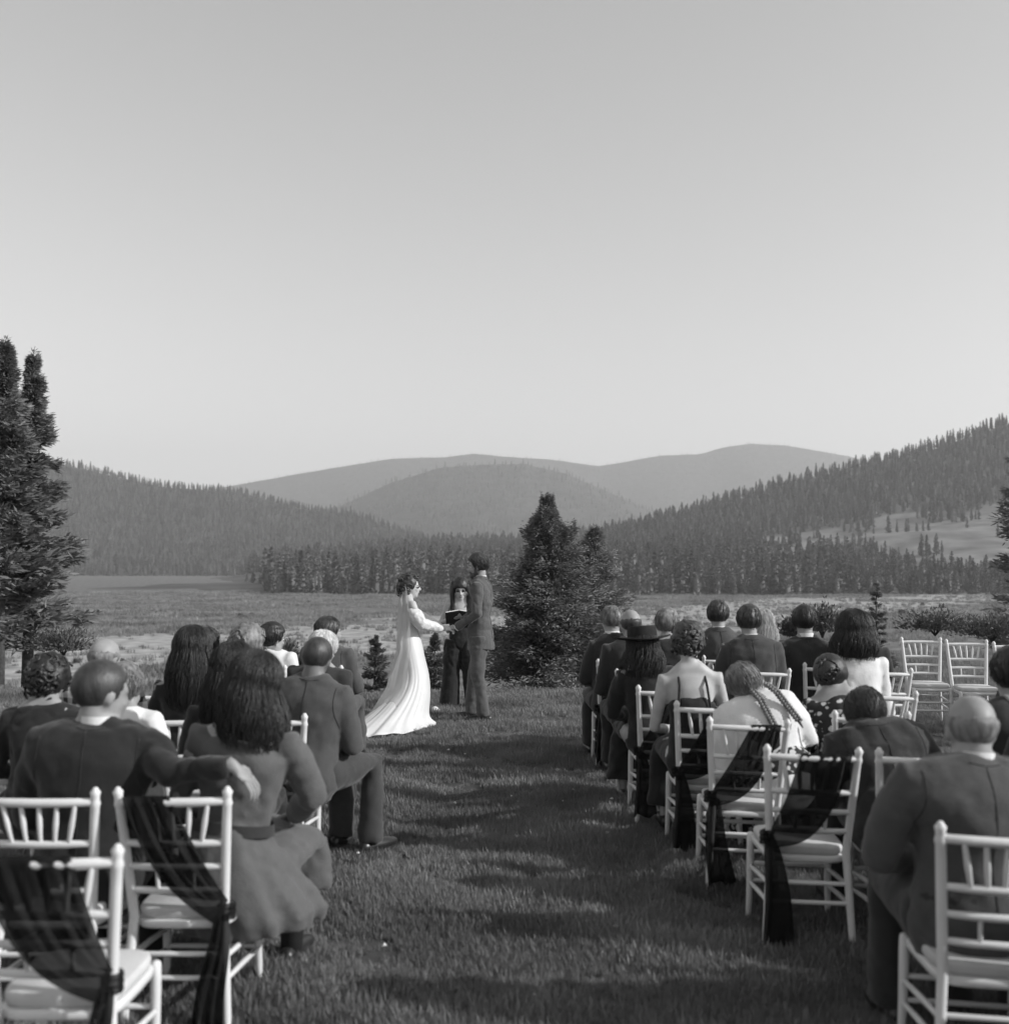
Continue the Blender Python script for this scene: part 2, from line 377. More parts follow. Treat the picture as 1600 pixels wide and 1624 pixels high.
def conifer_arrays(h, r, nb, per, seed, spray=.16, droop=.25, start=.05, power=.8, loose=0.0):
    g = np.random.default_rng(seed); Ps, Ds = [], []; br = Sh()
    for i in range(nb):
        t = start + (.97 - start) * (g.random() ** (.62 if h > 5 else .8))
        rad = r * (1 - t) ** power * (.5 + .68 * g.random() ** 1.4) + .012 * r
        a = g.random() * 2 * math.pi; z0 = h * t
        # clumped: branches come in whorls and lean together
        z0 = z0 + h * (.012 if h < 5 else .003) * math.sin(z0 / h * 60)
        u = g.random(per) ** .65
        dirv = np.array([math.cos(a), math.sin(a), 0])
        up = -droop + .55 * t + .15 * g.normal()
        base = np.array([0, 0, z0]) + dirv * (u * rad)[:, None] + np.array([0, 0, 1]) * ((up * u * rad) + .18 * rad * u ** 2)[:, None]
        side = np.array([-dirv[1], dirv[0], 0]); wdt = (.34 + loose) * rad * u * (1.25 - u)
        base = base + side * (g.normal(size=per) * wdt)[:, None] + np.array([0, 0, 1]) * (g.normal(size=per) * .035 * r)[:, None]
        D = dirv * .9 + side * g.normal(size=(per, 1)) * .8 + np.array([0, 0, 1]) * (g.normal(size=(per, 1)) * .35 + .1)
        Ps.append(base); Ds.append(D)
        if i % 3 == 0:
            e = np.array([0, 0, z0]) + dirv * rad * .85 + np.array([0, 0, up * rad * .85 + .12 * rad])
            br.tube([(0, 0, z0), tuple(e)], [.012 * h ** .5, .004], 5, round_=False)
    P = np.concatenate(Ps); D = np.concatenate(Ds); n = len(P)
    top = np.stack([g.normal(size=60) * .012 * r, g.normal(size=60) * .012 * r, h * (1 - .07 * g.random(60))], 1)
    P = np.concatenate([P, top]); D = np.concatenate([D, np.stack([g.normal(size=60) * .5, g.normal(size=60) * .5, np.ones(60) * .8], 1)])
    L = spray * (.55 + .8 * g.random(len(P))) * (1.12 - .62 * np.clip(P[:, 2] / h, 0, 1) ** 2); W = L * (.075 + .06 * g.random(len(P)))
    return P, D, L, W, br
def conifer(loc, h, r, nb, per, seed, label, spray, m='conifer', cat='tree', name='spruce_tree', group=None, **kw):
    o = empty(name, loc, label, cat, group)
    P, D, L, W, br = conifer_arrays(h, r, nb, per, seed, spray, **kw)
    V, Fq = tri_cloud(P, D, L, W, seed + 1); np_obj('crown', V, Fq, M[m], o)
    t = Sh().tube([(0, 0, -.4), (0, 0, h * .5), (0, 0, h * .97)], [.035 * h ** .7, .02 * h ** .7, .004], 8, round_=False)
    t.join(br); t.obj('trunk', M['bark'], o); return o
def ctree(px, py, d, base, r, nb, per, seed, label, spray, **kw):
    p = at(px, py, d); return conifer((p.x, d, base), p.z - base, r, nb, per, seed, label, spray, **kw)
ctree(868, 788, 18.0, -.55, 1.62, 360, 290, 3, 'tallest dark spruce standing just behind the groom', .1, power=1.0)
ctree(942, 834, 18.7, -.6, 1.08, 230, 240, 11, 'paler looser conifer right of the tall spruce', .095, m='pale_needles', loose=.25, power=.85)
ctree(596, 1008, 16.6, -.45, .34, 90, 120, 21, 'small spruce at the lawn edge left of the bride', .075)
ctree(690, 1004, 17.2, -.5, .34, 80, 110, 31, 'small spruce seen between bride and officiant', .08, loose=.2)
ctree(2, 534, 22.0, -1.4, 1.95, 175, 190, 41, 'tall dark pine at the left edge, outermost of two', .24, name='pine_tree', power=1.1, start=.16)
ctree(48, 550, 23.0, -1.4, 1.7, 155, 185, 51, 'tall pine with forked branches, inner of two at the left', .22, name='pine_tree', loose=.2, power=1.1, start=.16)
ctree(1640, 640, 24.0, -1.5, 1.25, 120, 160, 61, 'tall conifer at the right edge against the wooded slope', .2, loose=.25, power=.65, m='pale_needles')
ctree(1388, 922, 20.0, -.8, .38, 80, 110, 71, 'slim dark conifer behind the dark haired woman', .085)

def shrub(px, py, d, w, h, seed, label, m='scrub'):
    p = at(px, py, d); g = np.random.default_rng(seed); n = 2600
    o = empty('shrub', (p.x, d, p.z), label, 'shrub')
    u = g.normal(size=(n, 3)); u /= np.linalg.norm(u, axis=1)[:, None]; u[:, 2] = np.abs(u[:, 2])
    rad = g.random(n) ** .45 * (.75 + .4 * np.sin(u[:, 0] * 7 + seed) * np.cos(u[:, 1] * 6))
    P = u * rad[:, None] * np.array([w, w, h]); D = u + g.normal(size=(n, 3)) * .5 + np.array([0, 0, .4])
    L = .05 * (.5 + g.random(n)); V, Fq = tri_cloud(P, D, L, L * .24, seed); np_obj('foliage', V, Fq, M[m], o)
    s = Sh()
    for k in range(9):
        a = k * .7; s.tube([(0, 0, -.1), (w * .3 * math.cos(a), w * .3 * math.sin(a), h * .5), (w * .6 * math.cos(a), w * .6 * math.sin(a), h * .85)], [.012, .008, .003], 5, round_=False)
    s.obj('stem', M['bark'], o)
shrub(1302, 1000, 15.6, .42, .42, 1, 'dark leafy shrub behind the man with the dark suit')
shrub(1258, 1008, 16.0, .26, .32, 2, 'small shrub right of the blond woman')
shrub(452, 1052, 15.4, .3, .36, 4, 'spiky shrub left of the man with cropped hair')
shrub(826, 1108, 15.0, .4, .14, 5, 'low pale tuft of weeds under the tall spruce', 'blade')
shrub(1480, 998, 17.5, .8, .36, 7, 'broad pale bush behind the row of empty chairs')
shrub(1570, 1008, 16.8, .7, .4, 8, 'bush at the right edge beneath the tall conifer')
shrub(104, 1030, 17.0, .6, .4, 9, 'bush below the two pines at the left')

# the forests: individual trees along the near edges, the rest as stuff
def far_tree(seed, n=260):
    P, D, L, W, br = conifer_arrays(1.0, (.10, .13, .15, .18, .12, .16)[seed % 6], 64, 12, seed, .075, droop=.3, start=.02, power=.8)
    V, Fq = tri_cloud(P, D, L, W * 3.0, seed)
    # a dark inner core keeps the crown from being see-through
    s = Sh().tube([(0, 0, 0), (0, 0, .1)], [.018, .016], 5, round_=False); k = 7
    g = random.Random(seed); rings = []
    for z, r in ((.01, .04), (.3, .07), (.55, .055), (.8, .026), (.98, .003)):
        rings.append([(r * (.8 + .5 * g.random()) * math.cos(6.283 * i / k), r * (.8 + .5 * g.random()) * math.sin(6.283 * i / k), z) for i in range(k)])
    s.loft(rings); me = bpy.data.meshes.new('pine_tree')
    VV = [tuple(v) for v in V] + s.V; me.from_pydata(VV, [], [tuple(f) for f in Fq] + [tuple(i + len(V) for i in f) for f in s.F]); me.update()
    me.materials.append(M['conifer_far']); return me
FT = [far_tree(100 + i) for i in range(6)]
LIB = bpy.data.collections.new('tree_kinds')
for i, me in enumerate(FT): LIB.objects.link(bpy.data.objects.new('pine_kind', me))
def scatter(name, P, sc, kinds, lib, label, seed=0):
    me = bpy.data.meshes.new(name); n = len(P); me.vertices.add(n); me.vertices.foreach_set('co', np.asarray(P, dtype=np.float32).ravel())
    g = np.random.default_rng(seed)
    for nm, ty, va in (('sc', 'FLOAT', np.asarray(sc, dtype=np.float32)), ('rz', 'FLOAT', (g.random(n) * 6.283).astype(np.float32)), ('vi', 'INT', g.integers(0, kinds, n).astype(np.int32))):
        a = me.attributes.new(nm, ty, 'POINT'); a.data.foreach_set('value', va)
    o = bpy.data.objects.new(name, me); COL.objects.link(o); tag(o, label, kind='stuff')
    ng = bpy.data.node_groups.new(name, 'GeometryNodeTree')
    ng.interface.new_socket('Geometry', in_out='INPUT', socket_type='NodeSocketGeometry'); ng.interface.new_socket('Geometry', in_out='OUTPUT', socket_type='NodeSocketGeometry')
    N = ng.nodes; gi = N.new('NodeGroupInput'); go = N.new('NodeGroupOutput'); ip = N.new('GeometryNodeInstanceOnPoints'); ci = N.new('GeometryNodeCollectionInfo')
    ci.inputs[0].default_value = lib; ci.inputs[1].default_value = True; ci.inputs[2].default_value = True
    def attr(nm, ty):
        q = N.new('GeometryNodeInputNamedAttribute'); q.data_type = ty; q.inputs[0].default_value = nm; return q.outputs[0]
    cx = N.new('ShaderNodeCombineXYZ'); er = N.new('FunctionNodeEulerToRotation')
    ng.links.new(attr('rz', 'FLOAT'), cx.inputs[2]); ng.links.new(cx.outputs[0], er.inputs[0])
    ng.links.new(gi.outputs[0], ip.inputs['Points']); ng.links.new(ci.outputs[0], ip.inputs['Instance']); ip.inputs['Pick Instance'].default_value = True
    ng.links.new(attr('vi', 'INT'), ip.inputs['Instance Index']); ng.links.new(er.outputs[0], ip.inputs['Rotation']); ng.links.new(attr('sc', 'FLOAT'), ip.inputs['Scale'])
    ng.links.new(ip.outputs[0], go.inputs[0]); md = o.modifiers.new('scatter', 'NODES'); md.node_group = ng; return o
def ppx(x, y, z): return x / y * F + 800, 891 - (z - CAMZ) / y * F
def in_clearing(px, py, x, y):
    if px < 1215: return False
    top = 846 - .12 * (px - 1215) + 5 * math.sin(px * .03); bot = 868 + .12 * (px - 1215) + 8 * math.sin(px * .021 + 1)
    return top < py < bot and fbm(x, y, .02, 2, 9.0) < .42
def forest(hill, xr, yr, step, hmin, hmax, keep, seed):
    g = np.random.default_rng(seed); out = []
    for x in np.arange(xr[0], xr[1], step):
        for y in np.arange(yr[0], yr[1], step):
            xx, yy = x + g.uniform(-.5, .5) * step, y + g.uniform(-.5, .5) * step; z = hill.z(xx, yy)
            px, py = ppx(xx, yy, z)
            if -80 < px < 1680 and z > VZ - 3 and keep(px, py, xx, yy): out.append((xx, yy, z, g.uniform(hmin, hmax) * (.62 + .6 * g.random())))
    return out
edge = lambda px: 447 + 0 * px
TL = forest(H_left, (-1500, 60), (1505, 2330), 10, 11, 17, lambda px, py, x, y: fbm(x, y, .01, 2, 4.0) > -.75, 1)
TM = forest(H_mid, (-330, 620), (650, 1720), 10.5, 17, 25, lambda px, py, x, y: px > 440 + 60 * fbm(x, y, .01) - max(0, (y - 900)) * .05 and px < 1350, 2)
TD = forest(H_dome, (-900, 1100), (2950, 4320), 26, 15, 22, lambda px, py, x, y: fbm(x, y, .004, 3, 7.0) > -.35, 4)
TF = forest(H_far, (-1700, 2300), (4900, 6560), 27, 10, 14, lambda px, py, x, y: True, 6)
TR = forest(H_right, (120, 1300), (655, 1530), 8.5, 11, 17, lambda px, py, x, y: not in_clearing(px, py, x, y), 3)
allT = np.array(TM + TR)
# the near edge of the wood: individual trees
order = np.argsort(allT[:, 1]); front = allT[order[:270]]; rest = np.concatenate([allT[order[270:]], np.array(TL), np.array(TD), np.array(TF)])
for i, (x, y, z, h) in enumerate(front):
    o = bpy.data.objects.new('pine_tree', FT[i % len(FT)]); COL.objects.link(o); o.location = (x, y, min(z, valley_z(x, y) + .5) if y < 720 else z); o.scale = (h * 1.1, h * 1.1, h); o.rotation_euler = (0, 0, rng.random() * 6.28)
    tag(o, 'dark conifer in the front of the wood along the far meadow edge', 'tree', 'conifers along the far edge of the meadow')
scatter('forest', rest[:, :3], rest[:, 3], len(FT), LIB, 'dense conifer forest covering the hillsides', 5)
# scrub in the meadow: far low bushes, seen as one mass
g = np.random.default_rng(77); pts = []; scs = []
while len(pts) < 160:
    y = g.uniform(75, 600) ; x = g.uniform(-.55, .55) * y
    if fbm(x, y, .012, 3, 2.0) > .5 or y < 120: pts.append((x, y, valley_z(x, y) - .1)); scs.append(g.uniform(.4, 1.5) * (1.6 if y > 350 else 1))
BUSH = bpy.data.collections.new('bush_kinds')
for k in range(3):
    gg = np.random.default_rng(k); n = 90; u = gg.normal(size=(n, 3)); u /= np.linalg.norm(u, axis=1)[:, None]; u[:, 2] = np.abs(u[:, 2])
    V_, F_ = tri_cloud(u * .5 * gg.random(n)[:, None] ** .4 * np.array([1.2, 1.2, .9]), u + np.array([0, 0, .3]), .35 + .3 * gg.random(n), .12 + .1 * gg.random(n), k)
    o = np_obj('bush_kind', V_, F_, M['scrub']); COL.objects.unlink(o); BUSH.objects.link(o)
scatter('undergrowth', pts, scs, 3, BUSH, 'scattered low scrub over the valley meadow', 6)
for i, (px, D) in enumerate([(392, 900), (402, 880), (415, 860), (428, 850), (438, 820), (448, 780)]):
    x = (px - 800) / F * D; o = bpy.data.objects.new('pine_tree', FT[i]); COL.objects.link(o); h = 9 + 2.2 * i; o.location = (x, D, valley_z(x, D)); o.scale = (h * 1.6, h * 1.6, h)
    tag(o, 'stunted conifer in the row running out from the wood into the left meadow', 'tree', 'low conifers in the left meadow')

# tussocks of the meadow
TU = bpy.data.collections.new('tussock_kinds')
for k in range(3):
    gg = np.random.default_rng(300 + k); s = Sh()
    for b in range(26):
        a = gg.random() * 6.283; rr = .5 * gg.random() ** .6; x, y = rr * math.cos(a), rr * math.sin(a); h = .25 + .4 * gg.random(); t = gg.random() * 6.283; wd = .045 + .03 * gg.random(); c, sn = math.cos(t), math.sin(t)
        s.add([(x - sn * -wd, y - c * wd, 0), (x + sn * -wd, y + c * wd, 0), (x + c * .25 * h, y + sn * .25 * h, h)], [(0, 1, 2)])
    o = s.obj('tussock_kind', M['tussock'], None, False); COL.objects.unlink(o); TU.objects.link(o)
g = np.random.default_rng(91); pts = []; scs = []
while len(pts) < 46000:
    y = 70 + 640 * g.random() ** .8; x = g.uniform(-.52, .52) * y
    band = abs(y - 330 - 1.05 * x + 100 * fbm(x, y, .012, 3, 1.0)) < 62
    if fbm(x, y, .03, 3, 6.0) > -.15 + .5 * g.random() - .25 and g.random() < (.25 if band else 1): pts.append((x, y, valley_z(x, y) - .05)); scs.append(g.uniform(.8, 2.4))
scatter('meadow_tussocks', pts, scs, 3, TU, 'rough grass tussocks over the valley meadow', 16)

# ------------------------------------------------------------------ grass of the lawn
GR = bpy.data.collections.new('grass_kinds')
for k in range(5):
    gg = np.random.default_rng(200 + k); s = Sh()
    for b in range(46):
        a = gg.random() * 6.283; rr = .09 * gg.random() ** .5; x, y = rr * math.cos(a), rr * math.sin(a)
        h = .035 + .05 * gg.random(); t = gg.random() * 6.283; bend = .6 * h * gg.random(); wd = .0028 + .0015 * gg.random()
        c, sn = math.cos(t), math.sin(t); ux, uy = -sn * wd, c * wd
        s.add([(x - ux, y - uy, 0), (x + ux, y + uy, 0), (x + c * bend * .4 + ux * .8, y + sn * bend * .4 + uy * .8, h * .6), (x + c * bend * .4 - ux * .8, y + sn * bend * .4 - uy * .8, h * .6), (x + c * bend, y + sn * bend, h)],
              [(0, 1, 2, 3), (3, 2, 4)])
    o = s.obj('grass_kind', M['blade'], None, False); COL.objects.unlink(o); GR.objects.link(o)
pts = []; scs = []; g = np.random.default_rng(12)
while len(pts) < 42000:
    y = 2.4 + 12.9 * g.random(); x = g.uniform(-.62, .62) * y
    dens = 1.0 if y < 8 else .8
    if g.random() < dens:
        f = fbm(x, y, 1.3, 3, 3.0)
        if f + .35 * fbm(x, y, 5.0, 2, 8.0) < -.42 and g.random() < .7: continue
        pts.append((x, y, lawn_z(x, y) - .004)); scs.append((.8 + .7 * f) * (.75 + .5 * g.random()))
scatter('grass', pts, scs, 5, GR, 'short grass of the lawn in the aisle and under the chairs', 8)

CLV = bpy.data.collections.new('clover_kinds')
for k in range(2):
    s = Sh(); gg = random.Random(k)
    for i in range(9 + 3 * k):
        d = Vector((gg.gauss(0, 1), gg.gauss(0, 1), abs(gg.gauss(0, 1)) + .2)).normalized(); s.ball(Vector((0, 0, .05)) + d * .008, (.005, .005, .009), 6, 4, d.to_track_quat('Z', 'Y').to_matrix())
    o = s.obj('clover_kind', M['petal']); COL.objects.unlink(o); CLV.objects.link(o)
g = np.random.default_rng(5); pts = []; scs = []
for i in range(60):
    y = 3 + 10 * g.random(); x = g.uniform(-.5, .5) * y; pts.append((x, y, lawn_z(x, y) + .01)); scs.append(g.uniform(.45, .9))
scatter('clover_blossoms', pts, scs, 2, CLV, 'tiny white clover blossoms dotted through the lawn', 9)

# ------------------------------------------------------------------ chairs
def post_at(z, side):
    z_ = [0, .44, .92]; return Vector((side * float(np.interp(z, z_, [.198, .172, .207])), float(np.interp(z, z_, [-.05, 0, -.075])), z))
def make_chair_kind():
    kit = []
    for sd_ in (-1, 1):
        zs = [0, .02, .2, .36, .44, .6, .8, .86, .872, .884, .9, .915, .925]; rd = [.013, .016, .0175, .018, .0185, .0185, .0178, .0175, .021, .017, .0165, .02, .012]
        s = Sh().tube([post_at(z, sd_) for z in zs], rd, 10); kit.append(('rear_leg', s, 'chair'))
        s = Sh().tube([(sd_ * .195, .405, 0), (sd_ * .19, .4, .2), (sd_ * .19, .395, .36), (sd_ * .19, .395, .41)], [.013, .017, .019, .018], 10); kit.append(('front_leg', s, 'chair'))
        for k, z in enumerate((.27, .19)):
            a = post_at(z + .02, sd_); kit.append(('side_stretcher', Sh().tube([a, ((a.x + sd_ * .19) / 2, .2, z + .005), (sd_ * .19, .4, z - .015)], [.0095, .012, .0095], 8), 'chair'))
    def rail(z, r): a, b = post_at(z, -1), post_at(z, 1); c = (a + b) / 2 + Vector((0, -.022, 0)); return Sh().tube([a, a.lerp(c, .5) + Vector((0, -.006, 0)), c, b.lerp(c, .5) + Vector((0, -.006, 0)), b], [r, r * 1.15, r * 1.15, r * 1.15, r], 10)
    kit.append(('top_rail', rail(.878, .0145), 'chair'))
    for z, r in ((.72, .0125), (.63, .0115), (.54, .0115)): kit.append(('back_rail', rail(z, r), 'chair'))
    for i in range(5):
        t = (i + 1) / 6
        a = post_at(.872, -1).lerp(post_at(.872, 1), t) + Vector((0, -.018, 0)); b = post_at(.722, -1).lerp(post_at(.722, 1), .5 + (t - .5) * .82) + Vector((0, -.018, 0))
        kit.append(('spindle', Sh().tube([a, a.lerp(b, .2), a.lerp(b, .5), a.lerp(b, .8), b], [.008, .0095, .0115, .0095, .008], 8), 'chair'))
    for z in (.63,):
        for x in (-.07, .07):
            kit.append(('spindle', Sh().tube([(x, -.045, z), (x * .95, -.035, z - .09)], [.008, .008], 8), 'chair'))
    for z in (.3, .215):
        kit.append(('rear_stretcher', Sh().tube([post_at(z, -1), post_at(z, 1)], [.0105, .0105], 8), 'chair')); 
        kit.append(('front_stretcher', Sh().tube([(-.19, .4, z - .03), (.19, .4, z - .03)], [.0105, .0105], 8), 'chair'))
    def slab(z0, z1, e, yb, yf, rnd):
        rings = []
        for z, f in ((z0, .96), (z0 + rnd, 1), (z1 - rnd, 1), (z1 - rnd * .3, .985), (z1, .94)):
            pts = []
            for k in range(28):
                a = 2 * math.pi * k / 28; cx_, sx_ = math.cos(a), math.sin(a); p = 2 / 5
                x = math.copysign(abs(cx_) ** p, cx_); y = math.copysign(abs(sx_) ** p, sx_)
                wd = .185 + .018 * (y + 1) / 2 + e
                pts.append((x * wd * f, (yb + yf) / 2 + y * (yf - yb) / 2 * f, z))
            rings.append(pts)
        return Sh().loft(rings)
    kit.append(('seat_frame', slab(.385, .418, 0, .0, .415, .008), 'chair')); kit.append(('cushion', slab(.419, .462, -.006, .008, .408, .014), 'cushion'))
    out = []
    for nm, s, m in kit:
        me = s.mesh(nm); me.materials.append(M[m]); smooth(me); out.append((nm, me))
    return out
CK = make_chair_kind()
def chair(cx, cy, yaw, label, group, tilt=0.0):
    o = empty('chair', (cx, cy, 0), label, 'chair', group); o.rotation_euler = (0, R(tilt), R(yaw))
    for nm, me in CK:
        c = bpy.data.objects.new(nm, me); COL.objects.link(c); c.parent = o
    return o
def sash(cx, cy, yaw, side, label, cover=.58, seed=0, tail=True):
    """side: +1 the aisle post is the chair's right one.  Chiffon from the far end of the top rail to the aisle post, then hanging."""
    g = random.Random(seed); n, mrow = 44, 26; rows = []
    gz = .5 + g.uniform(-.04, .05); sg_ = g.uniform(.07, .2); tw = g.uniform(.8, 1.5); dz = g.uniform(-.05, .02)
    G = post_at(gz, side) + Vector((0, -.03, 0)); ph = [g.random() * 6.28 for _ in range(4)]
    def top(u):                    # u 0 = far end, 1 = toward the aisle
        a, b = post_at(.9, -side), post_at(.9, side); p = a.lerp(b, .03 + u * cover); p.y -= .03; return p
    front = [];
    for i in range(n):             # front flap over the rail
        u = i / (n - 1); p = top(u); front.append((p.x, p.y + .055 + .006 * math.sin(9 * u + ph[0]), p.z - .12 - .03 * math.sin(5 * u)))
    rows.append(front); rows.append([(top(i / (n - 1)).x, top(i / (n - 1)).y + .05, .893) for i in range(n)])
    for j in range(mrow):
        v = j / (mrow - 1); r = []
        for i in range(n):
            u = i / (n - 1); p = top(u); e = v ** (1.25 - .5 * u)
            q = Vector((G.x + (u - .5) * .03, G.y - .012, G.z + (.5 - u) * -.05 * side * 0 + (u - .5) * .10))
            pos = p.lerp(q, e); sag = sg_ * (1 - u) * math.sin(math.pi * v) ; pos.z -= sag
            fold = math.sin(26 * u + ph[1] + 2.5 * v) * .5 + math.sin(47 * u + ph[2] - 3 * v) * .3 + math.sin(13 * u + ph[3]) * .4
            pos.y += -.012 * (math.sin(math.pi * min(1, v * 1.1 + .05)) + .15) * fold - .03 * math.sin(math.pi * v)
            pos.z += .006 * fold * v; r.append(tuple(pos))
        rows.append(r)
    o = empty('chiffon_sash', (cx, cy, 0), label, 'sash', 'black chiffon sashes on the chairs'); o.rotation_euler = (0, 0, R(yaw))
    s = Sh().loft(rows, close=False); a = s.obj('swag', M['sash'], o); sol = a.modifiers.new('t', 'SOLIDIFY'); sol.thickness = .002
    k = Sh(); c = post_at(gz - .005, side)
    for q in range(3):
        k.tube([c + Vector((.026 * math.cos(t * 6.283 / 10), .026 * math.sin(t * 6.283 / 10), (q - 1) * .02 + .004 * math.sin(t))) for t in range(11)], [.011] * 11, 7, round_=False)
    k.obj('knot', M['sash'], o)
    if tail:
        rows = []; T0 = c + Vector((-side * .012, -.035, 0))
        for j in range(22):
            v = j / 21; r = []
            for i in range(20):
                u = i / 19 - .5; wd = .045 + .075 * tw * v ** .6
                f = math.sin(u * 17 + ph[0] + v * 2) * .5 + math.sin(u * 31 + ph[2]) * .25
                r.append((T0.x + u * wd - side * .03 * v + .008 * math.sin(5 * v + ph[1]), T0.y - .01 + .02 * f * (.3 + v) - .03 * v, T0.z - v * (gz - .05 - dz) + .012 * math.sin(u * 9 + ph[3]) * v))
            rows.append(r)
        a = Sh().loft(rows, close=False).obj('tail', M['sash'], o); sol = a.modifiers.new('t', 'SOLIDIFY'); sol.thickness = .002
    return o

# ------------------------------------------------------------------ people
def Rm(yaw=0, pitch=0, roll=0):   # yaw left +, pitch down +, roll to the right +
    return Matrix.Rotation(R(yaw), 3, 'Z') @ Matrix.Rotation(R(-pitch), 3, 'X') @ Matrix.Rotation(R(roll), 3, 'Y')
def T4(Mr, c): return Matrix.Translation(Vector(c)) @ Mr.to_4x4()
def head_shape(s, HM, fem, neck0, neck_r):
    h = Sh(); j = .92 if fem else 1.0
    h.ball((0, -.012, .03), (.075, .096, .088), 20, 14); h.ball((0, .022, -.03), (.058 * j, .066, .082), 18, 12)
    h.ball((0, .036, -.074), (.044 * j, .046, .04), 14, 10); h.ball((0, .066, -.097), (.02 * j, .016, .015))
    h.tube([(0, .086, .008), (0, .099, -.014), (0, .108, -.03)], [.008, .0105, .0135], 8); h.ball((.011, .096, -.033), .009); h.ball((-.011, .096, -.033), .009)
    h.ball((0, .074, .018), (.05, .018, .012)); h.ball((.035, .062, -.028), (.02, .02, .016)); h.ball((-.035, .062, -.028), (.02, .02, .016))
    h.ball((0, .084, -.058), (.021, .011, .006)); h.ball((0, .082, -.069), (.018, .011, .007))
    for q in (-1, 1):
        h.ball((q * .078, -.008, -.004), (.008, .02, .03), M=Matrix.Rotation(R(q * -14), 3, 'Z')); h.ball((q * .079, -.004, -.03), (.007, .011, .012))
    s.join(h.xf(HM)); s.tube([neck0, Vector(neck0).lerp(HM @ Vector((0, -.025, -.06)), .5), HM @ Vector((0, -.022, -.05))], [neck_r * 1.18, neck_r, neck_r * 1.02], 14, round_=False)
def hand_shape(palm, fing, wrist, d, up, side, curl=.6, sc=1.0):
    """palm into the body surface, five separate fingers joined afterwards. d: pointing direction, up: back of the hand"""
    d = Vector(d).normalized(); up = Vector(up); up = (up - d * up.dot(d)).normalized(); r = d.cross(up) * side   # r points to the thumb side
    W = Vector(wrist); c = W + d * .055 * sc
    Mx = Matrix((r, d, up)).transposed()
    palm.ball(c, (.041 * sc, .052 * sc, .017 * sc), 14, 10, Mx); palm.tube([W - d * .03, W + d * .02], [(.024 * sc), (.026 * sc)], 10, round_=False)
    for k, (o, L) in enumerate(((.029, .072), (.010, .08), (-.010, .075), (-.028, .058))):
        p0 = c + r * o * sc + d * .038 * sc; pts = [p0 - d * .01]; a = 0; L *= sc
        dd = (d + r * o * 1.5).normalized()
        p = p0
        for seg, (fr, cu) in enumerate(((.45, curl * (.8 + .1 * k)), (.32, curl * 1.1), (.23, curl * .7))):
            a += cu; v = dd * math.cos(a) - up * math.sin(a); p = p + v * L * fr; pts.append(p)
        fing.tube(pts, [.0098 * sc, .0088 * sc, .0078 * sc, .0064 * sc], 8)
    p0 = c + r * .03 * sc - d * .022 * sc; v1 = (r * .75 + d * .62 - up * .25).normalized(); v2 = (d * .85 + r * .2 - up * .45).normalized()
    fing.tube([p0, p0 + v1 * .034 * sc, p0 + v1 * .034 * sc + v2 * .028 * sc, p0 + v1 * .036 * sc + v2 * .048 * sc], [.013 * sc, .0108 * sc, .0098 * sc, .0075 * sc], 8)
def hairline(x, y, back=-.075):
    pts = [(-.2, back - .012), (-.03, back - .012), (-.012, -.03), (.02, -.025), (.034, .0), (.055, .045), (.085, .07), (.2, .075)]
    return float(np.interp(y, [p[0] for p in pts], [p[1] for p in pts]))
def hair_cap(s, HM, T, seed, back=-.075, lump=.25, fringe=0, bald=False, top=0.0, part=False):
    seg, rings = 44, 30; V = []; Fc = []; g = random.Random(seed); o = Vector((g.random() * 9, g.random() * 9, 0))
    for i in range(rings + 1):
        th = math.pi * i / rings
        for k in range(seg):
            a = 2 * math.pi * k / seg; d = Vector((math.sin(th) * math.cos(a), math.sin(th) * math.sin(a), math.cos(th)))
            p = Vector((d.x * .077, d.y * .098 - .012, d.z * .09 + .03)); hl = hairline(p.x, p.y, back) - fringe * (p.y > .03)
            t = sstep(-.012, .012, p.z - hl)
            nz = mnoise.noise(d * 5 + o) * .6 + mnoise.noise(Vector((d.x * 14, d.y * 14, d.z * 4)) + o) * .5
            if bald: t *= 1 - sstep(.02, .07, p.z + .022 * nz)
            nz = mnoise.noise(d * 5 + o) * .6 + mnoise.noise(Vector((d.x * 14, d.y * 14, d.z * 4)) + o) * .5
            th_ = T * (1 + lump * nz) * (.35 + .65 * sstep(-.085, .02, p.z) if back > -.08 else 1) + top * max(0, d.z) ** 2 + (top * .5 * max(0, d.y) * max(0, d.z) if top else 0)
            if part: th_ -= .006 * math.exp(-(p.x / .006) ** 2) * (p.z > .02)
            q = p + d * (th_ * t - .022 * (1 - t)); V.append(q)
    for i in range(rings):
        for k in range(seg):
            k2 = (k + 1) % seg; Fc.append((i * seg + k, (i + 1) * seg + k, (i + 1) * seg + k2, i * seg + k2))
    s.join(Sh().add(V, Fc).xf(HM))
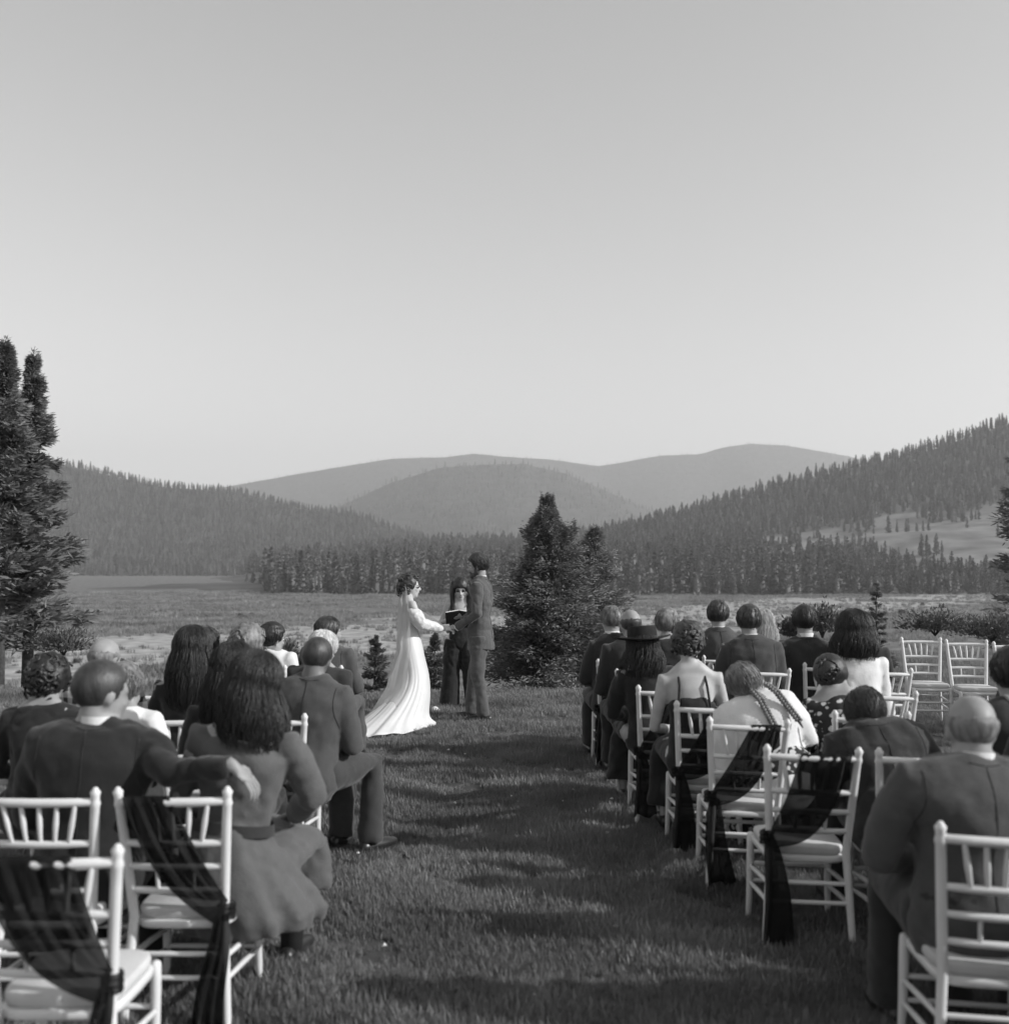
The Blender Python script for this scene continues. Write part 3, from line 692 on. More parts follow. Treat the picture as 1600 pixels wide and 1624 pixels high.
def strands(s, HM, T, n, L, seed, wave=.006, r=.0022, back=-.075, spread=1.0, front=False, short=False, world_down=True):
    """locks that leave the crown, follow the skull and (long hair) hang"""
    g = random.Random(seed); Q = Sh(); down = HM.to_3x3().inverted() @ Vector((0, 0, -1))
    for i in range(n):
        lift = g.uniform(0, .007)
        if short:
            th = math.acos(1 - 1.25 * g.random()); a = g.random() * 6.283
        else:
            th = .12 + .3 * g.random(); a = g.uniform(-math.pi * 1.5 + .62, math.pi * .5 - .62) if not front else g.random() * 6.283
        pts = []; k = 0; a0 = a; steps = 5 if short else 9
        t1 = th + (.5 + .3 * g.random() if short else 0)
        tm = 1.75
        for q in range(steps):
            tt = th + ((t1 - th) if short else (tm - th)) * q / (steps - 1)
            d = Vector((math.sin(tt) * math.cos(a), math.sin(tt) * math.sin(a), math.cos(tt))); off = T * 1.12 + .0035 * math.sin(q * 1.3 + i) + lift * (q / steps)
            p = Vector((d.x * (.077 + off), d.y * (.098 + off) - .012, d.z * (.09 + off) + .03))
            if short and p.z < hairline(p.x, p.y, back): break
            pts.append(p); a += g.uniform(-.05, .05)
        if not short and pts:
            p = pts[-1]; nh = 7; ph = g.random() * 6.28; dr = Vector((math.cos(a), math.sin(a), 0)); LL = L * g.uniform(.78, 1.05)
            for q in range(1, nh + 1):
                v = q / nh
                pts.append(p + down * LL * v + dr * (spread * .035 * math.sin(v * 2.6)) + Vector((wave * math.sin(ph + q * 1.5), wave * math.cos(ph + q * 1.3), 0)) * (1 + v))
        if len(pts) > 2: Q.tube(pts, [r * .6] + [r] * (len(pts) - 2) + [r * .3], 4, round_=False, cap=False)
    s.join(Q.xf(HM))
def curls(s, HM, c, rad, n, seed, r=.009):
    g = random.Random(seed); Q = Sh()
    for i in range(n):
        d = Vector((g.gauss(0, 1), g.gauss(0, 1), g.gauss(0, 1))).normalized(); p = Vector(c) + Vector((d.x * rad[0], d.y * rad[1], d.z * rad[2])) * g.uniform(.75, 1.05)
        u = d.cross(Vector((g.random(), g.random(), g.random()))).normalized(); v = d.cross(u); rr = g.uniform(.012, .024)
        Q.tube([p + (u * math.cos(t * .9) + v * math.sin(t * .9)) * rr + d * (.004 * t) for t in range(8)], [r * .5] + [r] * 6 + [r * .4], 6, round_=False)
    s.join(Q.xf(HM))
def curtain(HM, T, L, wtop, wbot, seed, m, parent, n_str, back_y=-.05, vox=.011, wave=.006, fall=None):
    """long hair: cap, hanging mass and loose locks as one mesh"""
    s = Sh(); down = HM.to_3x3().inverted() @ Vector((0, 0, -1))
    if fall is None: fall = Vector((0, -.02, 0))
    rings = []
    for j in range(8):
        v = j / 7; c = Vector((0, back_y, .02)) + down * (L + .02) * v + fall * v; wd = wtop + (wbot - wtop) * v; dp = (.075 - .03 * v)
        if v > .9: wd *= .8; dp *= .6
        rings.append((c, (wd, dp)))
    s.xf(Matrix()); q = Sh().tube([r[0] for r in rings], [r[1] for r in rings], 18, axes=((1, 0, 0), (0, 1, 0)))
    s.join(q.xf(HM)); hair_cap(s, HM, T, seed, back=-.085)
    e = Sh(); strands(e, HM, T, n_str, L, seed + 1, wave=wave * .7, r=.0015, spread=1.0)
    return s.fused('hair', m, parent, vox, 2, [(.03, .012)], e)
def hair(style, HM, parent, m, seed, near=1.0, L=.3):
    m = M[m]; s = Sh()
    if style == 'short':
        hair_cap(s, HM, .012, seed, lump=.35); strands(s, HM, .012, int(520 * near), 0, seed, r=.0016, short=True)
    elif style == 'buzz': hair_cap(s, HM, .005, seed, lump=.25)
    elif style == 'swept':
        hair_cap(s, HM, .011, seed, lump=.6, top=.018); strands(s, HM, .014, int(560 * near), 0, seed, r=.0017, short=True)
    elif style == 'bald': hair_cap(s, HM, .006, seed, bald=True, lump=.3)
    elif style == 'full': 
        hair_cap(s, HM, .016, seed, lump=.5, top=.008, back=-.078); strands(s, HM, .015, int(560 * near), 0, seed, r=.0016, short=True)
    elif style == 'long': return curtain(HM, .022, L, .085, .10, seed, m, parent, int(520 * near))
    elif style == 'bob': return curtain(HM, .026, L, .095, .105, seed, m, parent, int(520 * near), wave=.009)
    elif style == 'updo':
        hair_cap(s, HM, .022, seed, lump=.8, top=.01); curls(s, HM, (0, -.085, .02), (.055, .035, .06), int(46 * near), seed); curls(s, HM, (0, -.012, .03), (.092, .112, .104), int(26 * near), seed + 3, .006)
    elif style == 'bun':
        hair_cap(s, HM, .018, seed, lump=.3); s.join(Sh().ball((0, -.125, .01), (.052, .042, .05), 18, 12).xf(HM)); curls(s, HM, (0, -.125, .01), (.046, .036, .046), int(20 * near), seed, .008)
    elif style == 'wavy':
        hair_cap(s, HM, .02, seed, lump=.9); curls(s, HM, (0, -.06, -.035), (.075, .05, .055), int(60 * near), seed, .009); curls(s, HM, (0, -.012, .035), (.09, .108, .1), int(20 * near), seed + 5, .007)
    elif style == 'braids':
        hair_cap(s, HM, .016, seed, lump=.35, part=True); strands(s, HM, .016, int(160 * near), 0, seed, r=.0022, short=True)
        q = Sh()
        for bx, L_ in ((-.012, .24), (.075, .27)):
            for i in range(int(L_ / .016)):
                z = -.045 - i * .016; x = bx + (.15 * i * .016 if bx > 0 else -.04 * i * .016)
                for sg in (-1, 1):
                    q.ball((x + sg * .009, -.104 - .045 * min(1, i / 4), z - (.008 if sg > 0 else 0)), (.0145, .012, .009), 10, 7, Matrix.Rotation(R(38 * sg), 3, 'Y'))
            q.tube([(x, -.147, z - .012), (x, -.147, z - .05)], [.011, .004], 8)
        s.join(q.xf(HM))
    return s.obj('hair', m, parent)
def face_parts(HM, parent, glasses=False):
    for q in (-1, 1):
        eo = Sh().ball((q * .03, .07, .0), (.0105, .0115, .007), 12, 8).xf(HM).obj('eye', M['eye_w'], parent); Sh().ball((q * .03, .0795, .0), (.006, .0045, .006), 10, 6).xf(HM).obj('iris', M['eye_d'], eo)
        Sh().tube([(q * .013, .09, .017), (q * .03, .089, .022), (q * .046, .076, .016)], [.003, .0035, .002], 6).xf(HM).obj('eyebrow', M['hair_brown'], parent)
    Sh().tube([(-.02, .089, -.0615), (-.008, .096, -.06), (0, .0965, -.0615), (.008, .096, -.06), (.02, .089, -.0615)], [.002, .0045, .004, .0045, .002], 6).tube([(-.018, .089, -.0655), (0, .096, -.069), (.018, .089, -.0655)], [.002, .0055, .002], 6).xf(HM).obj('lips', M['lip'], parent)

GUESTS = 'wedding guests seated on both sides of the aisle'
def person(label, x, y, yaw=0, H=1.36, stand=False, sw=.2, fat=1.0, lean=(4, 0), head=(0, 0, 0), arms=None, top='jacket', topm='dark', legm='dark', legs='trousers',
           hair_=('short', 'hair'), fem=False, skin='skin', neckz=.5, near=1.0, group=GUESTS, face=False, sleeves=True, legyaw=0, legw=1.0, feet=None, L=.3, hem=.86, bulge=False, vox=.0125, seat=.46, hat=False, collar=True, hscale=1.0, seed=0, rim=None):
    root = empty('person', (x, y, 0), label, 'person', group); RY = Matrix.Rotation(R(yaw), 4, 'Z')
    if stand: hz = .515 * H; k = (H - hz) / .86; H0 = Vector((0, 0, hz))
    else: H0 = Vector((0, 0, seat + .07)); k = (H - H0.z) / (.86 * math.cos(R(lean[0])) * math.cos(R(lean[1])))
    RL = Matrix.Rotation(R(lean[1]), 3, 'Y') @ Matrix.Rotation(R(-lean[0]), 3, 'X')
    J = lambda px, py, pz: H0 + RL @ Vector((px, py, (pz if pz < .25 else .25 + (pz - .25) * 1.2) * k))
    ax = (RL @ Vector((1, 0, 0)), RL @ Vector((0, 1, 0)))
    vox = vox if stand else ((.0135 if y < 5.6 else .0165 if y < 8 else .019) if abs(x) < 2.46 else .022); near *= 1 if y < 7.6 or stand else .55
    hscale *= 1.07; hcz = .86 * k - .122 * hscale
    HM = T4(RL @ Rm(*head), H0 + RL @ Vector((0, .015, hcz))) @ Matrix.Scale(hscale, 4)
    w_ = sw / .2; fw = (.92 if fem else 1.0) * fat
    prof = [(-.06, .165, .12), (0.0, .168, .125), (.10, .152, .112), (.2, .138 if fem else .15, .10), (.33, .155, .112), (.42, .17 * w_, .105), (.485, .165 * w_, .082), (.53, .095, .065)]
    tor = lambda off, z0=-1, z1=1: [(J(0, -.012 if .25 < z < .5 else 0, z), (rx * fw + off, ry * fw + off)) for z, rx, ry in prof if z0 <= z <= z1]
    def add_torso(s, off, z0=-1, z1=1):
        t = tor(off, z0, z1); s.tube([a for a, b in t], [b for a, b in t], 22, axes=ax)
    arms = arms or {}
    A = {}
    for sd_ in (-1, 1):
        sh_ = J(sd_ * (sw - .035), -.005, .475)
        if sd_ in arms: el, wr = Vector(arms[sd_][0]), Vector(arms[sd_][1]); hd = arms[sd_][2] if len(arms[sd_]) > 2 else None
        elif stand: el, wr, hd = J(sd_ * (sw + .03), -.03, .16), J(sd_ * (sw + .03), .05, -.12), None
        else: el = J(sd_ * (sw + .035), .06, .2); wr = Vector((sd_ * .07, .33, H0.z + .14)); hd = None
        A[sd_] = (sh_, el, wr, hd)
    if stand:
        legs_ = {q: [Vector((q * .092 * fw, 0, hz)), Vector((q * .1, .025, hz * .52)), Vector((q * .1, -.015, .09))] for q in (-1, 1)}
    else:
        ly = Matrix.Rotation(R(legyaw), 3, 'Z')
        legs_ = {q: [Vector((q * .1, .02, H0.z + .005)), ly @ Vector((q * .12, .45, H0.z + .02)), ly @ Vector((q * .12, .45, .10))] for q in (-1, 1)}
    if feet:
        for q in feet: legs_[q] = [Vector(v) for v in feet[q]]
    # --- the body, one continuous surface
    b = Sh(); fg = Sh(); add_torso(b, -.012)
    head_shape(b, HM, fem, J(0, -.01, .52), .048 if fem else .06)
    b.tube([J(-(sw - .05), -.01, .46), J(-.05, -.02, .525), J(.05, -.02, .525), J(sw - .05, -.01, .46)], [.04, .052, .052, .04], 10)
    ar = (.05, .042, .036, .025) if fem else (.056, .048, .041, .029)
    for q in (-1, 1):
        s_, e_, w2, hd = A[q]; b.tube([J(q * .08, 0, .46), s_, s_.lerp(e_, .5), e_, e_.lerp(w2, .4), w2], [ar[0], ar[0], ar[1] * fat, ar[2], ar[2] * .95, ar[3]], 12)
        d_ = (w2 - e_).normalized()
        if hd: hand_shape(b, fg, w2, hd[0], hd[1], q * -1, hd[2] if len(hd) > 2 else .5)
        else: hand_shape(b, fg, w2, (d_ + Vector((-q * .35, .1, -.1))), (0, .35, 1) if not stand else (q, 0, .2), -q, .55)
        l = legs_[q]; b.tube([l[0], l[0].lerp(l[1], .5), l[1], l[1].lerp(l[2], .35), l[2]], [.082, .07, .054, .056, .036], 12)
        toe = (l[1] - l[0]); toe.z = 0
        if stand or toe.length < .1: toe = Vector((q * .2, 1, 0))
        toe.normalize(); b.tube([l[2], l[2] + toe * .06 - Vector((0, 0, .04)), l[2] + toe * .13 - Vector((0, 0, .055))], [.036, .033, .025], 10)
    b.xf(RY); fg.xf(RY)
    b.fused('body', M[skin], root, ((.0165 if y < 7 else .021) if abs(x) < 2.46 else .026) if not face else (.01 if stand else .012), 2 if not face else 1, None, fg)
    # --- clothes
    F_ = [(.16, .022), (.05, .010), ('m', .02)]
    if top in ('jacket', 'shirt', 'sweater'):
        s = Sh(); off = .02 if top == 'jacket' else .012
        add_torso(s, off, -1, .5)
        s.tube([J(-(sw - .03), -.005, .475), J(0, -.02, .5), J(sw - .03, -.005, .475)], [.05, .06, .05], 12)
        if top == 'jacket': s.tube([J(0, -.01, .5), J(0, -.014, .56)], [(.095, .085), (.074, .071)], 18, axes=ax, round_=False); s.tube([J(-(sw - .06), -.012, .475), J(-.06, -.02, .53), J(.06, -.02, .53), J(sw - .06, -.012, .475)], [.05, .052, .052, .05], 12)
        so_ = off + .004
        for q in (-1, 1):
            s_, e_, w2, hd = A[q]; d_ = (w2 - e_).normalized()
            s.tube([J(q * .09, 0, .45), s_, s_.lerp(e_, .45), e_, e_.lerp(w2, .5), w2 - d_ * .005], [.066, .058 + so_ * .6, .05 * fat + so_ * .6, .045 + so_ * .6, .038 + so_ * .6, .034 + so_ * .6], 14, round_=False)
        if stand and top == 'jacket':
            s.tube([J(0, 0, .1), J(0, -.005, 0), J(0, -.008, -.15)], [(.172 * fw, .135 * fw), (.18 * fw, .142 * fw), (.186 * fw, .148 * fw)], 22, axes=ax, round_=False)
        jo = s.xf(RY).fused(top, M[topm], root, vox, 3, F_)
        if top == 'jacket' and y < 13:
            fr = RL @ Vector((0, 1, 0)); rl = []
            zz = [.53 - .03 * i for i in range(17 if not stand else 21)]
            rl.append([(RY @ (J(.004 * math.sin(z * 20), -.5, z)), RY.to_3x3() @ fr) for z in zz])
            for q in (-1, 1): rl.append([(RY @ J(q * (sw - .028 - .03 * math.sin((z - .3) * 9)), -.5, z), RY.to_3x3() @ fr) for z in [.505 - .014 * i for i in range(16)]])
            rl.append([(RY @ J(-.06 + .012 * i, -.5, .535 - .004 * math.cos((i - 5) * .5)), RY.to_3x3() @ fr) for i in range(11)])
            SEAMS.append((jo, root, rl))
        if collar and top == 'jacket':
            Sh().tube([J(0, -.014, .545), J(0, -.016, .572)], [(.069, .068), (.064, .065)], 24, axes=ax, round_=False, cap=False).xf(RY).obj('shirt_collar', M['white'], root)
        if collar and top == 'jacket' and stand:
            for q in (-1, 1):
                s_, e_, w2, hd = A[q]; d_ = (w2 - e_).normalized(); Sh().tube([w2 - d_ * .02, w2 + d_ * .008], [.041, .041], 16, round_=False).xf(RY).obj('shirt_cuff', M['white'], root)
    elif top == 'dress':
        s = Sh(); add_torso(s, .01, -1, neckz)
        if sleeves:
            for q in (-1, 1):
                s_, e_, w2, hd = A[q]; e2 = w2 if sleeves is True else s_.lerp(e_, .55)
                s.tube([J(q * .09, 0, .45), s_, s_.lerp(e_, .45)] + ([e_, w2.lerp(e_, .15)] if sleeves is True else [e2]), [.056, .062, .058] + ([.054, .046] if sleeves is True else [.06]), 12, round_=False)
        if legs == 'skirt' and not stand:
            K = (legs_[-1][1] + legs_[1][1]) / 2; K2 = (legs_[-1][2] + legs_[1][2]) / 2
            s.tube([H0 + Vector((0, -.02, -.01)), H0.lerp(K, .5) + Vector((0, 0, .0)), K], [(.19 * fw * legw, .105), (.2 * fw * legw, .098), (.2 * legw, .09)], 18, round_=True)
            s.tube([K, K.lerp(K2, .5), K.lerp(K2, hem)], [(.2 * legw, .09), (.22 * legw, .1), (.24 * legw, .12)], 18, axes=((1, 0, 0), (0, 1, 0)), round_=False)
        if bulge:
            rg = []
            for c_, (ra, rb), fa in (((0, -.01, .2), (.14, .105), 0), ((.01, 0, .1), (.185, .15), .01), ((.03, .03, 0), (.235, .2), .02), ((.06, .07, -.1), (.27, .25), .035), ((.085, .1, -.18), (.285, .275), .05), ((.09, .11, -.235), (.27, .265), .055), ((.09, .11, -.25), (.12, .12), 0)):
                rg.append([H0 + Vector((c_[0] + ra * math.cos(a) * (1 + fa * (math.sin(9 * a) + .6 * math.sin(17 * a + 1))), c_[1] + rb * math.sin(a) * (1 + fa * (math.sin(9 * a) + .6 * math.sin(17 * a + 1))), c_[2])) for a in [6.2832 * q / 90 for q in range(90)]])
            s.loft(rg); Sh().tube([J(0, -.004, .155), J(0, -.004, .2)], [(.158 * fw + .012, .118 * fw + .012), (.15 * fw + .012, .112 * fw + .012)], 40, axes=ax, round_=False, cap=False).xf(RY).obj('belt', M['charcoal'], root)
            bt_ = Sh()
            for q in (-1, 1): bt_.tube([legs_[q][1] + Vector((0, 0, -.1)), legs_[q][1].lerp(legs_[q][2], .5), legs_[q][2] + Vector((0, 0, -.03))], [.058, .062, .048], 14)
            bt_.xf(RY).obj('boots', M['shoe'], root)
        s.xf(RY).fused('dress', M[topm], root, vox, 3, F_)
        if neckz < .45:
            for q in (-1, 1):
                Sh().tube([J(q * .1, -.105, neckz - .01), J(q * .085, -.1, .44), J(q * .08, -.03, .515), J(q * .085, .06, .45)], [.008] * 4, 6).xf(RY).obj('strap', M[topm], root)
    if legs == 'trousers':
        s = Sh()
        for q in (-1, 1):
            l = legs_[q]; s.tube([l[0], l[0].lerp(l[1], .5), l[1], l[1].lerp(l[2], .5), l[2] + Vector((0, 0, -.02))], [.106 * max(fat, 1), .095 * max(legw, .95), .076 * legw, .07 * legw, .072 * legw], 14, round_=False)
        s.tube([H0 + Vector((0, 0, -.02)), H0 + Vector((0, 0, .1))], [(.175 * fw, .13 * fw), (.165 * fw, .122 * fw)], 20, axes=((1, 0, 0), (0, 1, 0)))
        s.xf(RY).fused('trousers', M[legm], root, vox, 3, F_)
    for q in (-1, 1):
        l = legs_[q]; toe = (l[1] - l[0]); toe.z = 0
        if stand or toe.length < .1: toe = Vector((q * .2, 1, 0))
        toe.normalize(); a = l[2].copy(); a.z = .045 + (l[2].z - .09 if l[2].z > .12 else 0)
        s = Sh().tube([a - toe * .06, a + toe * .03, a + toe * .12, a + toe * .19], [(.036, .045), (.042, .046), (.045, .034), (.036, .022)], 12, axes=(toe.cross(Vector((0, 0, 1))), (0, 0, 1)))
        s.xf(RY).obj('shoe', M['shoe'], root)
    HW = RY @ HM
    if hair_: hair(hair_[0], HW, root, hair_[1], seed + int(abs(x * 100)) + int(y * 10), near, L)
    if face: face_parts(HW, root)
    if hat:
        h = Sh(); pr = [(.0, .1), (.088, .098), (.096, .085), (.1, .03), (.102, .0), (.13, -.004), (.185, .004), (.19, .008), (.186, .012), (.13, .004), (.1, .004)]
        rings = [[(r * 1.0 * math.cos(6.283 * i / 40), r * 1.12 * math.sin(6.283 * i / 40) - .012, z + .06 + (.022 * (abs(math.cos(6.283 * i / 40)) ** 2) if r > .12 else 0)) for i in range(40)] for r, z in pr]
        h.loft(rings, cap=False); ho_ = h.xf(HW).obj('hat', M['felt'], root)
        Sh().loft([[(.1025 * math.cos(6.283 * i / 40), .1148 * math.sin(6.283 * i / 40) - .012, z) for i in range(40)] for z in (.067, .09)], cap=False).xf(HW).obj('hat_band', M['charcoal'], ho_)
    return root, J, HW

# ---- left block
GC = 'white spindle back chairs in rows on the lawn'
LCH = [(-1.36, 3.32, 3, 'nearest white chair at the lower left, black drape over its outer half'),
       (-1.72, 4.13, 1, 'white chair behind the broad man in the black suit'),
       (-1.22, 4.14, 0, 'white aisle chair under the woman in the long grey dress'),
       (-1.34, 5.05, 0, 'white chair under the woman with long black hair, hidden by the grey dress'),
       (-2.63, 5.7, 4, 'white chair at the left edge behind the dark curly haired guest'),
       (-1.85, 6.1, 0, 'white chair showing only its rail below the long haired woman on the left'),
       (-1.31, 6.1, 0, 'white aisle chair behind the man with cropped hair in the grey suit'),
       (-2.45, 6.3, 0, 'white chair behind the man in the checked shirt'),
       (-1.42, 7.2, 0, 'white chair under the white haired guest left of the aisle'),
       (-1.86, 7.2, 0, 'white chair under the curly haired woman with flowers in her hair'),
       (-2.3, 7.2, 0, 'white chair under the short haired man beyond the long haired woman'),
       (-1.53, 8.9, -2, 'farthest white aisle chair on the left, bearded man beside it'),
       (-1.98, 8.9, 0, 'white chair under the dark haired guest in the far left row')]
RCH = [(1.385, 5.04, -2, 'empty white aisle chair on the right with a wide black drape'),
       (1.29, 5.92, -2, 'white aisle chair behind the fair girl with braids'),
       (1.22, 6.6, -2, 'white aisle chair behind the woman with the bare back'),
       (1.09, 7.43, -2, 'white aisle chair behind the woman in the black hat'),
       (1.08, 8.55, -2, 'white aisle chair of the bald man in the dark suit'),
       (.99, 9.4, -2, 'farthest white aisle chair on the right, by the grey haired man'),
       (1.58, 3.56, -4, 'nearest white chair at the lower right corner'),
       (1.86, 4.95, -2, 'white chair of the stooping man beside the wide black drape'),
       (2.05, 6.2, -2, 'white chair behind the guest in the floral dress'),
       (2.46, 7.2, -2, 'white chair behind the woman with big dark hair and white top'),
       (2.03, 8.7, -1, 'white chair behind the broad shouldered man in the middle of the right block'),
       (2.67, 9.05, -1, 'white chair behind the man right of the blond woman'),
       (1.95, 9.75, 0, 'white chair under the tallest guest of the right block'),
       (2.45, 9.9, 0, 'white chair under the blond woman'),
       (1.5, 9.15, 0, 'white chair under the grey haired guest beside the hat'),
       (3.0, 8.7, 0, 'white chair under the dark haired guest at the end of the right block')]
jit = random.Random(8)
for c in LCH + RCH: chair(c[0], c[1], c[2] + jit.uniform(-3, 3), c[3], GC, tilt=(1.2 if c[0] > 0 else -.4) + jit.uniform(-.7, .7))
for i in range(5):
    chair(4.62 + .36 * i, 12.0 - .34 * i, 172, ['empty white chair at the left end of the angled side row', 'second empty chair of the angled side row', 'middle empty chair of the angled side row', 'fourth empty chair of the angled side row', 'empty white chair at the right edge end of the side row'][i], 'empty chairs in the angled side row')
for i, (cx, cy, yw, side, lab, cov, tl) in enumerate([
    (-1.36, 3.32, 3, 1, 'black chiffon sash over the nearest left chair, swept to the aisle', .66, True),
    (-1.22, 4.14, 0, 1, 'black sash tied round the post of the chair under the grey dress', .42, True),
    (-1.31, 6.1, 0, 1, 'black sash on the chair of the man with cropped hair', .4, True),
    (1.385, 5.04, -2, -1, 'wide black drape on the empty aisle chair on the right', .56, True),
    (1.29, 5.92, -2, -1, 'black sash crossing the chair of the girl with braids', .38, True),
    (1.22, 6.6, -2, -1, 'black sash on the chair of the woman with the bare back', .36, True),
    (1.09, 7.43, -2, -1, 'black sash on the chair of the woman in the hat', .36, True),
    (1.08, 8.55, -2, -1, 'black sash on the chair of the bald man', .4, True),
    (.99, 9.4, -2, -1, 'black sash on the farthest right aisle chair', .4, True)]):
    sash(cx, cy, yw, side, lab, cov, 30 + i, tl)

person('person in black suit with broad back, arm stretched along the next chair', -1.66, 4.38, 0, H=1.37, sw=.25, fat=1.22, lean=(2, 2), head=(-42, 4, 0), topm='black', legm='black', hair_=('buzz', 'hair_brown'),
       arms={1: ((.36, -.12, .95), (.62, -.2, .99), ((.68, .1, -.68), (.5, -.3, .8), .36))}, hscale=1.06)
person('person with dark shoulder length hair in a long grey dress on the aisle chair', -1.12, 4.42, 0, H=1.385, sw=.215, fat=1.1, hem=.5, bulge=True, fem=True, lean=(3, 7), head=(-12, 6, 6), top='dress', topm='greydress', legs='skirt', legw=1.32, neckz=.47,
       hair_=('long', 'hair'), L=.27, legyaw=-8, arms={1: ((.33, .1, .80), (.2, .38, .66))})
person('person with long straight black hair just beyond the grey dress', -1.33, 5.28, 0, H=1.36, fem=True, top='dress', topm='black', legs='skirt', hair_=('long', 'hair'), L=.34, head=(-10, 0, 2))
person('person with long dark wavy hair above the rail of a white chair', -1.84, 6.33, 0, H=1.375, fem=True, top='dress', topm='black', legs='skirt', hair_=('long', 'hair'), L=.36, head=(12, 0, 0))
person('person with short dark hair and pale neck beyond the long haired woman', -2.06, 7.42, 0, H=1.315, topm='charcoal', legm='charcoal', hair_=('short', 'hair_brown'), head=(-30, 0, 0))
person('person with curly pinned hair and small white flowers in it', -1.76, 7.42, 0, H=1.325, fem=True, top='dress', topm='greydress', legs='skirt', hair_=('updo', 'hair_fair'), head=(-35, 0, 0))
person('person with dark hair and pale face turned to the couple, far left row', -1.97, 9.12, -15, H=1.245, fem=True, top='dress', topm='white', legs='skirt', hair_=('full', 'hair'), head=(-35, 0, 0), face=True)
person('person with cropped hair in grey suit sitting sideways, knees in the aisle', -1.16, 6.34, -12, H=1.325, sw=.225, fat=1.08, lean=(6, 3), head=(4, 6, 4), topm='grey', legm='midgrey', hair_=('buzz', 'hair_brown'), skin='skin_dark', legyaw=-22, collar=False)
person('person with white hair and dark coat just beyond the cropped haired man', -1.31, 7.42, -6, H=1.29, fem=True, lean=(8, 4), top='sweater', topm='charcoal', legm='charcoal', hair_=('short', 'hair_white'), head=(-14, 0, 0))
person('person with beard in a grey suit on the farthest left aisle chair', -1.5, 9.14, -12, H=1.30, sw=.21, topm='grey', legm='grey', hair_=('short', 'hair_brown'), head=(-38, 0, 0), face=True)
person('person with a bald head and checked flannel shirt at the left', -2.42, 6.53, 0, H=1.31, sw=.22, top='shirt', topm='plaid', legm='charcoal', hair_=('bald', 'hair_grey'), head=(-25, 4, 0))
person('person with big dark curly hair and black coat at the left edge', -2.36, 5.5, 0, H=1.27, fem=True, top='sweater', topm='black', legm='black', hair_=('updo', 'hair'), lean=(10, 0))
person('person in a white blouse between the bald man and the long haired woman', -2.02, 5.6, 0, H=1.22, fem=True, lean=(10, 2), top='shirt', topm='white', legm='charcoal', hair_=('full', 'hair_fair'), head=(-25, 0, 0))
# ---- right block
person('person with a bald crown in a dark suit on the right aisle seat', 1.03, 8.78, 4, H=1.385, sw=.215, topm='charcoal', legm='charcoal', hair_=('bald', 'hair_brown'), head=(6, 3, 0))
person('person with grey hair and dark suit in the farthest right aisle seat', .96, 9.62, 6, H=1.372, topm='charcoal', legm='charcoal', hair_=('short', 'hair_grey'), head=(20, 0, 0))
person('person in a black brimmed hat with long dark curly hair', 1.02, 7.66, 3, H=1.275, fem=True, lean=(5, -3), top='dress', topm='black', legs='skirt', hair_=('bob', 'hair'), L=.22, hat=True, head=(0, 0, 0))
person('person with dark pinned up curls and a bare back above a black dress', 1.19, 6.84, 0, H=1.37, fem=True, lean=(3, -2), top='dress', topm='black', legs='skirt', neckz=.33, sleeves=False, skin='pale_skin', hair_=('updo', 'hair_brown'), head=(-6, 8, 0))
person('person with pale grey hair turned sideways beyond the hat', 1.42, 9.38, 0, H=1.355, fem=True, top='sweater', topm='charcoal', legm='charcoal', hair_=('full', 'hair_grey'), head=(-30, 0, 0))
person('person with white collar and grey suit, head highest in the right block', 1.98, 9.98, 0, H=1.40, sw=.215, topm='grey', legm='grey', hair_=('full', 'hair_brown'), head=(-20, 0, 0))
person('person with brown hair in a dark grey suit with very broad shoulders', 2.03, 8.94, 0, H=1.40, sw=.235, fat=1.1, topm='midgrey', legm='midgrey', hair_=('full', 'hair_brown'), head=(-12, 0, 0))
person('person with long blond hair between two men in suits', 2.42, 10.12, 0, H=1.31, fem=True, top='dress', topm='charcoal', legs='skirt', hair_=('long', 'hair_blond'), L=.3, head=(-10, 0, 0))
person('person with dark hair and black suit right of the blond woman', 2.56, 9.2, 0, H=1.385, sw=.22, topm='charcoal', legm='charcoal', hair_=('full', 'hair'), head=(-10, 0, 0))
person('person with big dark hair and a white top, hair falling down the back', 2.42, 7.46, 0, H=1.42, fem=True, sw=.2, top='dress', topm='white', legs='skirt', hair_=('long', 'hair'), L=.2, head=(-10, 0, 0), hscale=1.08)
person('person with dark hair at the right end of the block', 2.95, 8.92, 0, H=1.34, fem=True, top='dress', topm='black', legs='skirt', hair_=('long', 'hair'), L=.25, head=(-25, 0, 0))
person('person with fair braided hair and a loose white blouse leaning to the left', 1.56, 6.2, 0, H=1.17, sw=.225, fat=1.4, fem=True, lean=(12, -17), head=(8, 8, -8), top='shirt', topm='white', legs='trousers', legm='floral', hair_=('braids', 'hair_fair'), seed=4)
person('person in a floral dress with a low dark bun, head bent', 2.03, 6.45, 0, H=1.2, fem=True, lean=(10, -6), head=(-25, 16, 0), top='dress', topm='floral', legs='skirt', hair_=('bun', 'hair'), neckz=.48)
person('person with greying hair in a dark suit stooping forward beside the drape', 1.86, 5.2, 4, H=1.13, sw=.24, fat=1.2, lean=(22, -6), head=(0, 14, 0), topm='charcoal', legm='charcoal', hair_=('short', 'hair_brown'))
person('person with a bald head in a grey suit, largest figure at the lower right', 1.62, 3.8, 2, H=1.3, sw=.27, fat=1.2, lean=(6, 4), head=(-6, 4, 0), topm='grey', legm='charcoal', hair_=('bald', 'hair_grey'))


